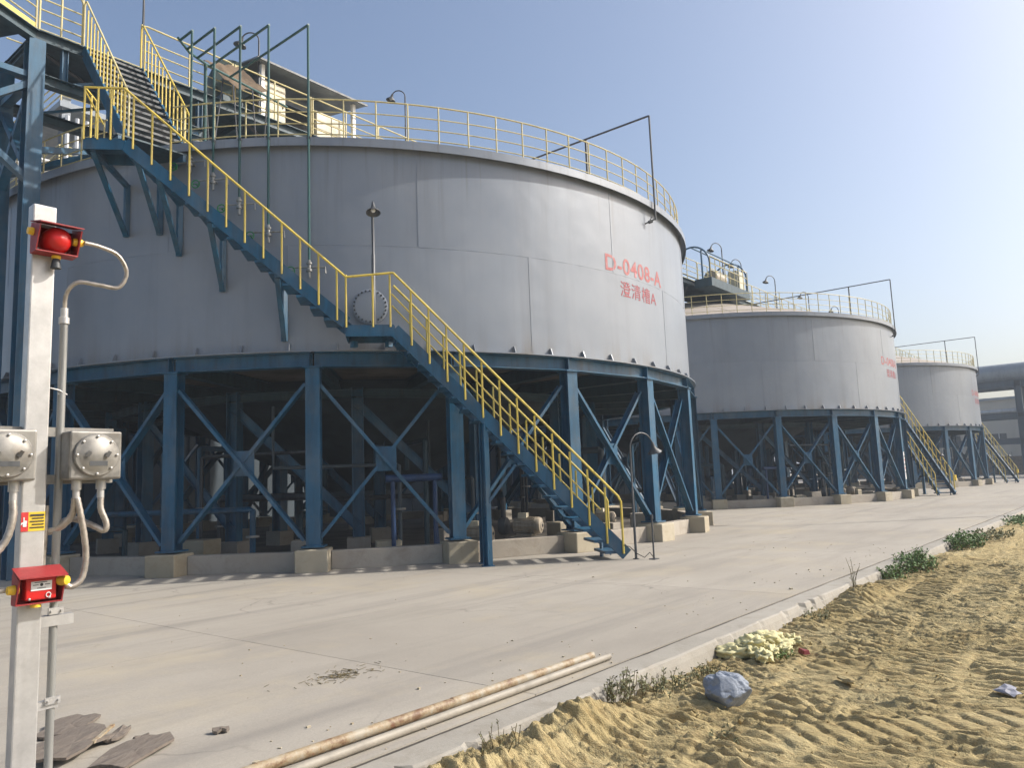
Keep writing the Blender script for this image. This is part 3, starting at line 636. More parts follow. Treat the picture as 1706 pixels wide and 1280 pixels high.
# ------------------------------------------------------------------ water risers and valves on the nearest tank
risers = [(-135.25, 5.60), (-139.5, 6.30), (-142.6, 6.86), (-145.5, 7.38), (-148.1, 7.77)]
RN = ('rightmost', 'second from the right', 'middle', 'second from the left', 'leftmost')
for (a, zv), nm in zip(risers, RN):
    b = pol(10.17, a, 0); t = thing('riser_pipe', 'thin green riser pipe with valve on the nearest tank, %s of five' % nm, 'pipe', (CX + b.x, CY + b.y, zv - .25), 0, 'green riser pipes')
    ye = {0: 14.55, 1: 14.45, 2: 14.35, 3: 14.2, 4: 13.95}[RN.index(nm)] - (CY + b.y)
    zt = 10.43 - zv + .25
    part('pipe', MB().tube([(0, 0, .33), (0, 0, zt), ], .024, 8).tube([(0, -.02, zt), (0, ye, zt)], .024, 8), 'green', t, True)
    sx = pol(1, a + 90, 0)
    part('cross_pipe', MB().tube([-sx * .28 + Vector((0, 0, .22)), sx * .30 + Vector((0, 0, .22)), sx * .30 + Vector((0, 0, .10))], .018, 7).tube([(0, 0, .02), (0, 0, .36)], .03, 8).tube([(0, 0, .22), pol(-.18, a, .22)], .02, 7), 'grey_pipe', t, True)
    part('valve_body', MB().lathe([(.0, .14), (.055, .14), (.055, .18), (.035, .2), (.035, .26), (.055, .28), (.055, .31), (0, .31)], n=12), 'grey_pipe', t, True)
    vw = -sx * .34 + Vector((0, 0, .16)); q = pol(1, a, 0)
    part('handwheel', MB().tube(arc(vw, .075, 0, 360, 16, sx, (0, 0, 1)), .012, 6, False).tube([vw - sx * .075, vw + sx * .075], .008, 5).tube([vw, vw - q * .12], .012, 6), 'valve_green', t, True)
    part('pipe_clamp', MB().box(pol(-.08, a, 8.12 - zv + .25), (.2, .06, .05), R(a)), 'dark_metal', t)
hd = [(CX - 8.70, 13.93, 10.43), (CX - 8.3, 14.25, 10.43), (CX - 7.85, 14.42, 10.43), (CX - 7.15, 14.55, 10.43), (CX - 5.6, 14.8, 10.43)]
tag(part('header_pipe', MB().tube(hd, .026, 8), 'green', smooth=True), 'horizontal green header pipe joining the five risers above the nearest tank', 'pipe')
tag(part('header_drop', MB().tube([(CX - 7.85, 14.42, 10.41), (CX - 7.85, 14.42, 8.35)], .035, 8), 'green', smooth=True), 'green standpipe dropping from the header pipe to the nearest tank roof', 'pipe')

for k in range(3):
    t = thing('fill_pipe', 'thin overhead grey fill pipe with prop on the %s tank' % ORD[k], 'pipe', (CX + k * SP + .72, CY - 10.18, 7.68), 0, 'overhead fill pipes')
    part('pipe', MB().tube([(0, 0, 0), (0, 0, 2.69), (0, .02, 2.69), (0, 8.6, 2.69), (0, 8.6, 2.3)], .025, 8), 'lamp', t, True)
    part('prop', MB().beam((0, 1.9, .55), (0, 1.9, 2.67), RC(.05, .05)), 'lamp', t)
    part('prop', MB().beam((0, 6.6, 1.45), (0, 6.6, 2.67), RC(.05, .05)), 'lamp', t)
    part('valve', MB().tube([(0, 0, .02), (-.24, .16, -.12)], .018, 7).lathe([(0, -.05), (.04, -.05), (.04, .05), (0, .05)], (-.12, .08, -.06), (-.8, .5, -.4), 8).tube([(-.14, .10, -.05), (-.14, .02, .05)], .01, 5), 'dark_metal', t, True)

# ------------------------------------------------------------------ bridge over the tanks
BY0, BY1, BZ = 16.5, 18.25, 10.95
t = thing('walkway_bridge', 'long dark teal steel walkway bridge crossing above all three tanks', 'bridge', (CX, CY, BZ)); br = t
def B(x, y, z): return (x - CX, y - CY, z - BZ)
XB0, XB1 = 5.3, 84
for y in (BY0, BY1): part('edge_girder', MB().beam(B(XB0 - .02, y, BZ - .14), B(XB1, y, BZ - .14), H(.2, .24, .018, .012)), 'blue_dark', t)
x = XB0
while x < XB1 - .1:
    x2 = min(x + 2.4, XB1); part('deck_plate', MB().box(B((x + x2) / 2, (BY0 + BY1) / 2, BZ), (x2 - x - .01, BY1 - BY0 - .02, .02)), 'blue_dark', t)
    part('cross_beam', MB().beam(B(x + .05, BY0 + .1, BZ - .2), B(x + .05, BY1 - .1, BZ - .2), H(.12, .18)), 'blue_dark', t)
    part('plan_brace', MB().beam(B(x + .1, BY0 + .15, BZ - .31), B(x2, BY1 - .15, BZ - .31), RC(.09, .03)), 'lamp', t); x = x2
# deep truss west of the tank
for y in (BY0, BY1):
    part('lower_chord', MB().beam(B(XB0, y, 9.9), B(8.9, y, 9.9), H(.2, .22, .018, .012)), 'blue_dark', t)
    for xx in (5.85, 7.5, 8.8): part('truss_post', MB().beam(B(xx, y, 9.98), B(xx, y, BZ - .26), H(.12, .12)), 'blue', t)
    part('truss_diagonal', MB().beam(B(6.0, y, 10.0), B(7.4, y, BZ - .3), RC(.09, .06)), 'blue', t)
# bridge tower
for i, (xx, yy) in enumerate(((XB0, BY0), (XB0, BY1), (2.6, BY0), (2.6, BY1))):
    part('tower_column', MB().beam(B(xx, yy, 0), B(xx, yy, BZ - .27), H(.30, .30, .02, .014), (0, 1, 0)), 'blue', t)
for a_, b_ in (((XB0, BY0, 7.9), (XB0, BY1, 9.8)), ((XB0, BY1, 7.9), (XB0, BY0, 9.8)), ((2.6, BY0, 7.7), (XB0, BY0, 9.8)), ((XB0, BY0, 7.7), (2.6, BY0, 9.8)), ((2.6, BY1, 7.7), (XB0, BY1, 9.8)), ((XB0, BY1, 7.7), (2.6, BY1, 9.8)),
               ((2.6, BY0, 9.9), (XB0, BY0, 9.9)), ((XB0, BY0, 9.9), (XB0, BY1, 9.9)), ((XB0 + .1, BY0, 8.4), (8.6, BY1, 9.85)), ((XB0 + .1, BY1, 8.4), (8.8, BY0, 9.85))):
    part('tower_brace', MB().beam(B(*a_), B(*b_), RC(.18, .12)), 'blue', t)
# side platform continuing towards the yard's edge
da = R(28); dx, dy = -math.cos(da), -math.sin(da)
pl = [(XB0, BY0), (XB0 + 3.2 * dx, BY0 + 3.2 * dy)]
nx, ny = -.469 * .55, .883 * .55
part('side_walkway', MB().beam(B(pl[0][0] + nx, pl[0][1] + ny, BZ - .02), B(pl[1][0] + nx, pl[1][1] + ny, BZ - .02), RC(1.0, .04)), 'blue_dark', t)
part('side_girder', MB().beam(B(pl[0][0], pl[0][1] - .0, BZ - .16), B(*pl[1], BZ - .16), H(.2, .24)), 'blue_dark', t)
part('toe_board', MB().beam(B(*pl[0], BZ + .07), B(*pl[1], BZ + .07), RC(.012, .13)), 'yellow', t)
def fence(p0, p1, n, mat, z=BZ, h=1.08, rails=(1.0, .72, .48, .22), name='railing_post'):
    p0, p1 = Vector((*p0, z)), Vector((*p1, z)); d = p1 - p0
    off = Vector((-CX, -CY, -BZ))
    for i in range(n + 1):
        q = p0 + d * i / n + off; part('railing_post', MB().tube([q, q + zz * h], .022, 7), mat, t, True)
    for rz_ in rails[1:]: part('rail', MB().tube([p0 + off + zz * rz_, p1 + off + zz * rz_], .016, 6), mat, t, True)
    u = d.normalized() * .12
    part('rail', MB().tube([p0 + off + zz * (h - .1), p0 + off + u * .3 + zz * (h - .02), p0 + off + u + zz * h, p1 + off - u + zz * h, p1 + off - u * .3 + zz * (h - .02), p1 + off + zz * (h - .1)], .021, 8), mat, t, True)
fence(pl[0], pl[1], 3, 'pale_yellow')
fence((XB0 + .06, BY0), (6.18, BY0), 2, 'pale_yellow')
x = 7.42
while x < XB1 - 1:
    x2 = x + 2.25; fence((x, BY0), (x2, BY0), 2, 'pale_yellow'); x = x2 + .06
part('rail', MB().tube([B(XB0, BY1, BZ + 1.05), B(XB1, BY1, BZ + 1.05)], .02, 6), 'pale_yellow', t)
part('rail', MB().tube([B(XB0, BY1, BZ + .55), B(XB1, BY1, BZ + .55)], .016, 6), 'pale_yellow', t)

# upper stair from the rim platform to the bridge
t = thing('upper_staircase', 'short wide blue stair with yellow rails rising from the nearest rim to the bridge', 'staircase', (6.8, 14.4, 8.15))
y0, z0, y1, z1 = -.15, -.12, 2.05, 2.78
for s in (-.60, .60):
    part('stringer', MB().beam((s, y0, z0), (s, y1, z1 - .08), RC(.05, .24)), 'blue', t)
    sm = s
    part('handrail', MB().tube([(sm, y0, z0 + .1), (sm, y0, z0 + 1.0), (sm, y0 + .06, z0 + 1.12), (sm, y1 - .08, z1 + 1.0), (sm, y1 - .02, z1 + 1.02), (sm, y1 + .02, z1 + .95), (sm, y1 + .02, z1)], .021, 8), 'yellow' if s > 0 else 'pale_yellow', t, True)
    for i in range(1, 13):
        f_ = i / 13; part('railing_post', MB().tube([(sm, lerp(y0, y1, f_), lerp(z0, z1, f_)), (sm, lerp(y0, y1, f_), lerp(z0, z1, f_) + .98)], .017, 7), 'yellow', t, True)
for i in range(1, 15):
    f_ = i / 15; yy, zq = lerp(y0, y1, f_), lerp(z0, z1, f_)
    tr = part('tread', MB().box((0, yy, zq), (1.14, .20, .03)), 'blue_dark', t); part('nosing', MB().box((0, yy - .106, zq), (1.14, .010, .045)), 'lamp', tr)
# stub deck joining the stair landing to the upper stair
t = thing('rim_deck', 'small blue steel deck between the nearest stair head and the upper stair', 'platform', (6.2, 13.9, 7.9))
part('deck_plate', MB().box((.15, .05, -.02), (1.3, .8, .03)), 'blue_dark', t)
for s in (-.45, .75): part('deck_beam', MB().box((s, .05, -.1), (.06, .8, .12)), 'blue', t)
tag(part('lightning_rod', MB().tube([(7.45, 16.5, 10.9), (7.45, 16.5, 16.5)], [.03, .012], 7), 'dark_metal', smooth=True), 'thin dark vertical rod rising beside the upper stair head', 'rod')

# shelter over the drive on the nearest tank
t = thing('drive_shelter', 'grey roofed shelter over the drive in the middle of the nearest bridge', 'shelter', (12, 17.62, BZ + .012))
part('roof_sheet', MB().beam((-1.75, 0, 1.68), (1.8, 0, 1.68), [(-.85, .10), (1.30, -.26), (1.30, -.22), (-.85, .14)]), 'duct', t)
part('eave_trim', MB().beam((-1.76, -1.29, 1.43), (1.81, -1.29, 1.43), RC(.03, .05)), 'lamp', t)
for x_ in (-1.45, 1.5):
    part('shelter_post', MB().beam((x_, -1.02, 0), (x_, -1.02, 1.44), RC(.10, .10)), 'white', t); part('shelter_post', MB().beam((x_, .5, 0), (x_, .5, 1.7), RC(.10, .10)), 'white', t)
part('back_wall', MB().box((0, .58, .8), (3.4, .04, 1.6)), 'dark_metal', t)
t = thing('control_cabinet', 'tall cream control cabinet under the shelter roof on the nearest bridge', 'cabinet', (10.95, 16.85, BZ + .012))
bevel(part('cabinet_body', MB().box((0, 0, .55), (.66, .4, 1.1)), 'cream', t), .01); part('cabinet_door', MB().box((0, -.21, .55), (.60, .02, 1.02)), 'cream', t); part('handle', MB().box((.24, -.23, .55), (.02, .03, .14)), 'dark_metal', t)
t = thing('control_cabinet', 'low wide cream cabinet at the right end of the shelter on the nearest bridge', 'cabinet', (12.75, 16.85, BZ + .012))
bevel(part('cabinet_body', MB().box((0, 0, .42), (1.0, .4, .84)), 'cream', t), .01)
for x_ in (-.25, .25): part('cabinet_door', MB().box((x_, -.21, .42), (.46, .02, .78)), 'cream', t)
t = thing('drive_gearbox', 'shade-darkened green rounded gearbox hood at the left end of the shelter', 'gearbox', (10.1, 17.4, BZ + .012))
part('hood', MB().lathe([(0, -.45), (.52, -.45), (.55, -.4), (.55, .4), (.52, .45), (0, .45)], (0, 0, .95), (.3, 1, 0), 24), 'shaded_green', t, True); part('plinth', MB().box((0, 0, .25), (.8, .8, .5)), 'blue_dark', t)
# propped rusty sheet
sh = MB(); nU, nV = 10, 8; TL, TR, BR, BL = Vector((8.86, 16.40, 11.74)), Vector((9.80, 16.45, 11.98)), Vector((10.42, 16.15, 11.46)), Vector((9.50, 16.05, 11.16)); vv = []
for j in range(nV + 1):
    for i in range(nU + 1):
        a = TL.lerp(TR, i / nU); b = BL.lerp(BR, i / nU); q = a.lerp(b, j / nV); vv.append(q + zz * (.05 * math.sin(i * 1.9 + j) + .04 * math.sin(j * 2.3)) * .5)
m_ = (nU + 1) * (nV + 1); vv += [q - zz * .012 for q in vv]
ff = [(j * (nU + 1) + i, j * (nU + 1) + i + 1, (j + 1) * (nU + 1) + i + 1, (j + 1) * (nU + 1) + i) for j in range(nV) for i in range(nU)]
ff += [tuple(m_ + q for q in f[::-1]) for f in ff]
t = thing('rusty_awning', 'crumpled rusty brown sheet propped on thin poles above the nearest rim', 'sheet', (9.6, 16.2, 8.5)); t_off = Vector((9.6, 16.2, 8.5))
part('sheet', MB().add([q - t_off for q in vv], ff), 'rust', t, True)
for q, b in ((TL, (8.75, 15.9, 9.0)), (TR.lerp(TL, .4), (9.0, 16.2, 9.4)), (TL.lerp(BL, .9), (9.3, 15.6, 9.1)), (BL.lerp(BR, .5), (9.8, 15.6, 9.1)), (BR, (10.3, 16.2, 9.3))): part('prop_pole', MB().tube([q - t_off, Vector(b) - t_off], .018, 6), 'lamp', t)

lamp((10.42, 16.55, BZ), 2.05, 'gooseneck lamp beside the shelter on the nearest bridge', 132, .22, .022, scale=1.0, group='bridge lamps')
lamp((15.5, 16.55, BZ), 2.45, 'gooseneck lamp on the bridge right of the shelter roof, nearest tank', 132, .20, .022, scale=.9, group='bridge lamps')
for x_, n in ((37.9, 'rising in front of the arched frame'), (40.85, 'second from the arched frame'), (45.9, 'third from the arched frame'), (51.9, 'fourth from the arched frame'), (58.4, 'fifth from the arched frame')):
    lamp((x_, 16.35 if x_ < 38 else 16.55, BZ), 2.3 if x_ < 38 else 2.05, 'gooseneck bridge lamp behind the middle tank rim, ' + n, 150, .33, .03, scale=1.1, group='bridge lamps')

# arched frame platform on the middle tank's bridge
t = thing('arched_platform', 'blue arched tube frame on a dark bridge platform behind the middle tank rim', 'platform', (36.6, 16.0, BZ - .02))
part('deck_box', MB().box((0, -.15, -.22), (4.6, .9, .42)), 'blue_dark', t)
for x_ in (-2.2, 2.2):
    part('arch', MB().tube([(x_, -.5, 0), (x_, -.5, .75)] + arc((x_, .45, .75), .95, 180, 0, 14, (0, 1, 0), (0, 0, 1))[1:] + [(x_, 1.4, 0)], .045, 8), 'blue', t, True)
    part('frame_post', MB().beam((x_, -.1, 0), (x_, -.1, 1.45), RC(.07, .07)), 'blue', t)
for y_, z_ in ((-.5, .75), (.45, 1.7), (1.4, .75), (-.1, 1.5)): part('purlin', MB().tube([(-2.2, y_, z_), (2.2, y_, z_)], .035, 6), 'blue', t, True)
for i in range(9):
    x_ = -2.25 + i * .56; part('railing_post', MB().tube([(x_, -.55, 0), (x_, -.55, 1.05)], .022, 6), 'pale_yellow', t, True)
for z_ in (1.05, .7, .35): part('rail', MB().tube([(-2.25, -.55, z_), (2.25, -.55, z_)], .018, 6), 'pale_yellow', t, True)
t = thing('control_cabinet', 'cream cabinet at the right end of the arched frame, middle tank', 'cabinet', (39.4, 16.3, BZ + .012)); part('cabinet_body', MB().box((0, 0, .65), (.9, .5, 1.3)), 'cream', t); part('cabinet_door', MB().box((0, -.26, .65), (.8, .02, 1.2)), 'cream', t)
t = thing('drive_motor', 'stained yellow-brown drive unit inside the arched frame, middle tank', 'motor', (37.2, 16.5, BZ + .012)); part('motor_body', MB().tube([(-.6, 0, .55), (.6, 0, .55)], .38, 14), 'motor', t, True); part('base', MB().box((0, 0, .1), (1.3, .7, .2)), 'blue_dark', t)

t = thing('marker_board', 'narrow white marker strip on a front column of the middle tank', 'sign', (CX + SP, CY - 10.165, 1.5))
part('board', MB().box((0, 0, 0), (.13, .012, 1.25)), 'white', t)
for i, z_ in enumerate((.42, .25, .05, -.12, -.30)): part('marking', MB().box((0, -.008, z_), (.08, .004, .06)), 'lab_red' if i % 2 else 'lab_black', t)
# ================================================================== UNDER THE TANKS
def motor(loc, rz, label, s=1.0):
    t = thing('pump_motor', label, 'motor', loc, R(rz), 'pump motors under the tanks')
    part('concrete_plinth', MB().box((0, 0, .12 * s), (.9 * s, .42 * s, .24 * s)), 'plinth', t)
    part('motor_body', MB().tube([(-.28 * s, 0, .48 * s), (.22 * s, 0, .48 * s)], .17 * s, 18), 'motor', t, True)
    for i in range(16):
        a = R(22.5 * i); part('cooling_fin', MB().box((-.03 * s, .18 * s * math.cos(a), .48 * s + .18 * s * math.sin(a)), (.42 * s, .012 * s, .03 * s), rx=a - R(90)), 'motor', t)
    part('fan_cover', MB().lathe([(0, .13), (.10, .13), (.105, .12), (.165, .10), (.185, .06), (.185, -.02), (0, -.02)] if s == 1 else [(0, .13 * s), (.1 * s, .13 * s), (.165 * s, .1 * s), (.185 * s, .06 * s), (.185 * s, -.02 * s), (0, -.02 * s)], (.22 * s, 0, .48 * s), (1, 0, 0), 20), 'motor', t, True)
    part('fan_hub', MB().lathe([(0, .145 * s), (.035 * s, .145 * s), (.035 * s, .12 * s)], (.22 * s, 0, .48 * s), (1, 0, 0), 12), 'dark_metal', t, True)
    part('terminal_box', MB().box((-.08 * s, 0, .70 * s), (.2 * s, .18 * s, .12 * s)), 'cream', t)
    part('motor_foot', MB().box((-.03 * s, 0, .28 * s), (.36 * s, .34 * s, .06 * s)), 'motor', t)
    part('pump_casing', MB().lathe([(0, .10 * s), (.19 * s, .08 * s), (.21 * s, 0), (.19 * s, -.08 * s), (0, -.10 * s)], (-.55 * s, 0, .48 * s), (1, 0, 0), 18).tube([(-.55 * s, 0, .5 * s), (-.55 * s, 0, 1.1 * s)], .06 * s, 10), 'dark_metal', t, True)
    return t
motor((CX - 2.25, CY - 8.15, .0), -70, 'beige pump motor on a concrete plinth under the nearest tank, near the stair foot')
motor((CX - 3.9, CY - 8.2, .0), -70, 'beige pump motor half hidden by the stair legs under the nearest tank', .9)
motor((CX + 1.2, CY - 7.9, 0), -70, 'beige pump motor under the right side of the nearest tank', .9)
motor((CX + SP - 4.0, CY - 8.3, 0), -75, 'left beige pump motor under the middle tank'); motor((CX + SP - 2.0, CY - 8.1, 0), -75, 'right beige pump motor under the middle tank')
def portal(x, y, rz, label):
    t = thing('pipe_portal', label, 'pipe support', (x, y, 0), R(rz), 'blue pipe supports')
    for s in (-.42, .42):
        part('leg', MB().tube([(s, 0, 0), (s, 0, 1.55)], .045, 10), 'portal', t, True); part('strut', MB().tube([(s, .02, 1.0), (s + .12 * (1 if s < 0 else 1), .25, .02)], .03, 8), 'portal', t, True)
    part('crossbar', MB().tube([(-.56, 0, 1.6), (.56, 0, 1.6)], .075, 12), 'portal', t, True)
portal(CX - 5.05, CY - 7.55, -32, 'cobalt blue pipe portal between columns under the nearest tank')
portal(CX + SP - 6.0, CY - 6.4, -35, 'cobalt blue pipe portal under the left side of the middle tank')
rr = random.Random(5)
for k in range(3):
    t = thing('pipework', 'tangle of grey and dark pipes beneath the %s tank' % ORD[k], 'pipes', (CX + k * SP, CY, 0), 0, 'pipework under the tanks')
    for i in range(16):
        a = rr.uniform(-175, -10); r = rr.uniform(4.6, 8.6); h = rr.uniform(.7, 2.6); b = pol(r, a, 0); dxy = pol(rr.uniform(1.0, 3.2), a + rr.choice((90, -90, 180)), 0)
        part('pipe', MB().tube([b, b + zz * h, b + zz * (h + .02) + dxy * .02, b + dxy + zz * (h + .02), b + dxy + zz * rr.uniform(.2, 3.2)], rr.choice((.04, .06, .09)), 8), rr.choice(('added_backdrop', 'dark_metal', 'blue_dark', 'blue')), t, True)
        if i % 2: part('flange', MB().lathe([(0, 0), (.13, 0), (.13, .04), (0, .04)], b + zz * h * .5, (0, 0, 1), 12), 'grey_pipe', t, True)
    for j, (a, r, sz) in enumerate(((-138, 8.3, (.55, .5, .45)), (-127, 8.9, (.4, .5, .4)), (-116, 7.9, (.5, .7, .5)), (-98, 8.3, (.45, .4, .5)), (-84, 8.2, (.7, .5, .35)), (-155, 8.0, (.6, .6, .5)), (-66, 8.4, (.5, .5, .45)))):
        p = pol(r, a, sz[2] / 2 - .003); o = part('concrete_block', MB().box((0, 0, 0), sz), 'ped' if j % 2 else 'plinth', loc=(CX + k * SP + p.x, CY + p.y, p.z), rz=R(a)); bevel(o, .02)
        tag(o, 'low concrete block under the %s tank, %s from the left' % (ORD[k], ('third', 'fourth', 'second-last but two', 'third-last', 'second-last', 'first', 'last')[j]) , 'concrete block', 'concrete blocks under the tanks')

# ================================================================== BACKGROUND
def added_backdrop(x0, x1, y, h, d, label, mat='added_backdrop'):
    t = thing('added_backdrop', label, 'added_backdrop', ((x0 + x1) / 2, y, 0)); w = x1 - x0
    part('wall', MB().box((0, d / 2, h / 2), (w, d, h)), mat, t)
    n = int(w / .9)
    mr = MB().box((0, -.03, h / 2), (.08, .06, h)).mesh('cladding_rib')
    for i in range(n): put('cladding_rib', mr, mat, t, (-w / 2 + .45 + i * w / n, 0, 0))
    part('roof', MB().beam((-w / 2 - .2, d / 2, h), (w / 2 + .2, d / 2, h), [(-d / 2 - .3, 0), (d / 2 + .3, 0), (0, .8)]), 'duct', t)
added_backdrop(2.0, 7.5, 31.5, 4.2, 5, 'dark clad backdrop added to block skylight behind the left of the nearest tank'); added_backdrop(10.5, 33, 31.0, 4.4, 6, 'long dark clad backdrop added to block skylight behind the nearest tank legs'); added_backdrop(35, 62, 31.0, 4.4, 6, 'long dark clad backdrop added to block skylight behind the middle tank legs')  # unseen buildings added to keep the bright horizon from showing between the legs
# distant process tower upper left
def ptower(x, y):
    t = thing('process_tower', 'distant steel process tower with silver vessels behind the nearest tank', 'tower', (x, y, 0))
    for a in (-3, 3):
        for b in (-3, 3): part('tower_column', MB().beam((a, b, 0), (a, b, 19), H(.35, .35), (0, 1, 0)), 'duct', t)
    for z in (9, 12.5, 15.5, 18.5):
        part('floor', MB().box((0, 0, z), (6.6, 6.6, .25)), 'duct', t)
        for s in (-3.25, 3.25):
            for h in (.4, .75, 1.1):
                part('rail', MB().tube([(-3.25, s, z + h), (3.25, s, z + h)], .035, 5), 'pale_yellow', t); part('rail', MB().tube([(s, -3.25, z + h), (s, 3.25, z + h)], .035, 5), 'pale_yellow', t)
            for i in range(6): part('railing_post', MB().tube([(-3.25 + i * 1.3, s, z), (-3.25 + i * 1.3, s, z + 1.1)], .035, 5), 'pale_yellow', t)
    for (a, b, r, z0_, z1_) in ((-1.2, -1.6, .9, 9, 18), (1.5, -1.2, .55, 9, 20), (.3, 1.4, 1.2, 12, 19)):
        part('vessel', MB().lathe([(0, z0_), (r, z0_ + .3), (r, z1_ - .5), (r * .6, z1_ - .1), (0, z1_)], (a, b, 0), n=20), 'silver', t, True)
    for i in range(4): part('pipe', MB().tube([(-3 + i * .4, -3.3, 6), (-3 + i * .4, -3.3, 18)], .09, 6), 'silver', t, True)
ptower(15.5, 38)
t = thing('pipe_gantry', 'distant silver pipe gantry crossing behind the nearest rim at far left', 'pipe gantry', (11, 33.5, 0))
for a in (-5, 1, 7): part('post', MB().beam((a, 0, 0), (a, 0, 15.2), H(.3, .3), (0, 1, 0)), 'duct', t)
for z, r in ((14.3, .18), (14.8, .12), (15.2, .1)): part('pipe', MB().tube([(-9, -.2, z), (9, .2, z)], r, 8), 'silver', t, True)
# pipe rack and buildings far right
t = thing('pipe_rack', 'tall dark steel pipe rack with a large grey duct on top, far right', 'pipe rack', (92, 6, 0))
for y_ in (-16, -3.9, 3.6, 16): 
    for x_ in (0, 4): part('rack_column', MB().beam((x_, y_, 0), (x_, y_, 9.6), H(.6, .6, .04, .03), (0, 1, 0)), 'rack', t)
for z_ in (9.4, 6.2, 3.6):
    for x_ in (0, 4): part('rack_beam', MB().beam((x_, -22, z_), (x_, 24, z_), H(.4, .7 if z_ > 9 else .55, .04, .03)), 'rack', t)
for y_ in range(-20, 24, 4): part('rack_rung', MB().beam((0, y_, 9.2), (4, y_, 9.2), H(.25, .3)), 'rack', t)
part('duct', MB().tube([(1.0, -24, 10.6), (1.0, 26, 10.6)], .95, 24), 'duct', t, True)
for y_ in range(-22, 26, 6): part('duct_band', MB().tube([(1.0, y_, 10.6), (1.0, y_ + .12, 10.6)], 1.0, 24), 'duct', t, True)
for x_, z_, r in ((2.8, 10.1, .3), (3.6, 10.0, .2), (1, 6.7, .25), (2.2, 6.65, .18), (3.2, 6.7, .22)): part('pipe', MB().tube([(x_, -24, z_), (x_, 26, z_)], r, 10), 'silver', t, True)
t = thing('workshop_building', 'pale grey workshop behind the pipe rack at the far right', 'building', (112, 4, 0))
part('wall', MB().box((5, 0, 4.6), (10, 60, 9.2)), 'building', t); part('roof', MB().box((5, 0, 9.35), (10.8, 61, .3)), 'duct', t); part('plinth_band', MB().box((-.04, 0, 1.1), (.08, 60, 2.2)), 'rust', t)
for i in range(10): 
    w_ = part('window', MB().box((-.03, -24 + i * 5, 4.4), (.1, 3.2, 1.3)), 'dark_metal', t)
    for q in (-.8, 0, .8): part('window_bar', MB().box((-.09, -24 + i * 5 + q, 4.4), (.04, .06, 1.3)), 'white', w_)
# street lamp beyond the right edge whose long shadow crosses the road
t = thing('street_lamp', 'tall street lamp just outside the right edge, shadow crossing the road', 'street lamp', (30.3, -1.4, -.2))
part('pole', MB().tube([(0, 0, 0), (0, 0, 10.4)], [.11, .06], 10), 'lamp', t, True); part('arm', MB().tube([(0, 0, 10.3), (0, .6, 10.6), (0, 1.6, 10.7)], .04, 8), 'lamp', t, True); part('lamp_head', MB().box((0, 1.8, 10.68), (.22, .6, .1)), 'lamp', t)

# ================================================================== ALARM POST (foreground, left)
PX, PY = 1.56, 4.63
PWX, PWY = .118, .085
def post():
    t = thing('alarm_post', 'bare galvanised steel alarm post standing at the left edge', 'post', (PX, PY, 0), R(-2))
    bevel(part('post', MB().box((0, 0, 1.54), (PWX, PWY, 3.08)), 'steel', t), .008); part('base_plate', MB().box((0, 0, .008), (.32, .3, .016)), 'steel', t)
    part('cross_rail', MB().box((.12, .02, 1.82), (.58, .04, .05)), 'cast', t); part('cross_rail', MB().box((.12, .02, 1.56), (.58, .04, .05)), 'cast', t)
    part('clamp_arm', MB().box((.14, -.0, .81), (.16, .05, .055)), 'steel', t)
    part('clamp_arm', MB().box((.10, -.0, .38), (.12, .04, .04)), 'steel', t)
    # pictogram label
    lb = part('warning_label', MB().box((.0, -PWY / 2 - .001, 1.34), (PWX - .006, .002, .10)), 'lab_yellow', t)
    part('label_panel', MB().box((-.040, -PWY / 2 - .003, 1.34), (.034, .002, .10)), 'lab_red', lb)
    hx = -.040; fy = -PWY / 2 - .0055
    part('hand_symbol', MB().box((hx, fy, 1.327), (.017, .001, .024)).box((hx - .004, fy, 1.351), (.005, .001, .026)).box((hx + .002, fy, 1.342), (.005, .001, .010)).box((hx + .008, fy, 1.34), (.005, .001, .010)).box((hx - .013, fy, 1.332), (.006, .001, .012), ry=.6), 'lab_white', lb)
    for i in range(5): part('label_text_line', MB().box((0.018 + .004 * (i % 2), fy + .001, 1.373 - i * .016), (.066 - .012 * (i % 2), .001, .006 if i else .010)), 'lab_black', lb)
post()
def conduit(name, pts, r, label, mat='steel', smooth_n=6):
    P = [Vector(p) for p in pts]; out = []
    for i in range(len(P) - 1):
        p0, p1, p2, p3 = P[max(i - 1, 0)], P[i], P[i + 1], P[min(i + 2, len(P) - 1)]
        for j in range(smooth_n):
            s = j / smooth_n; out.append(.5 * ((2 * p1) + (-p0 + p2) * s + (2 * p0 - 5 * p1 + 4 * p2 - p3) * s * s + (-p0 + 3 * p1 - 3 * p2 + p3) * s ** 3))
    out.append(P[-1]); return out
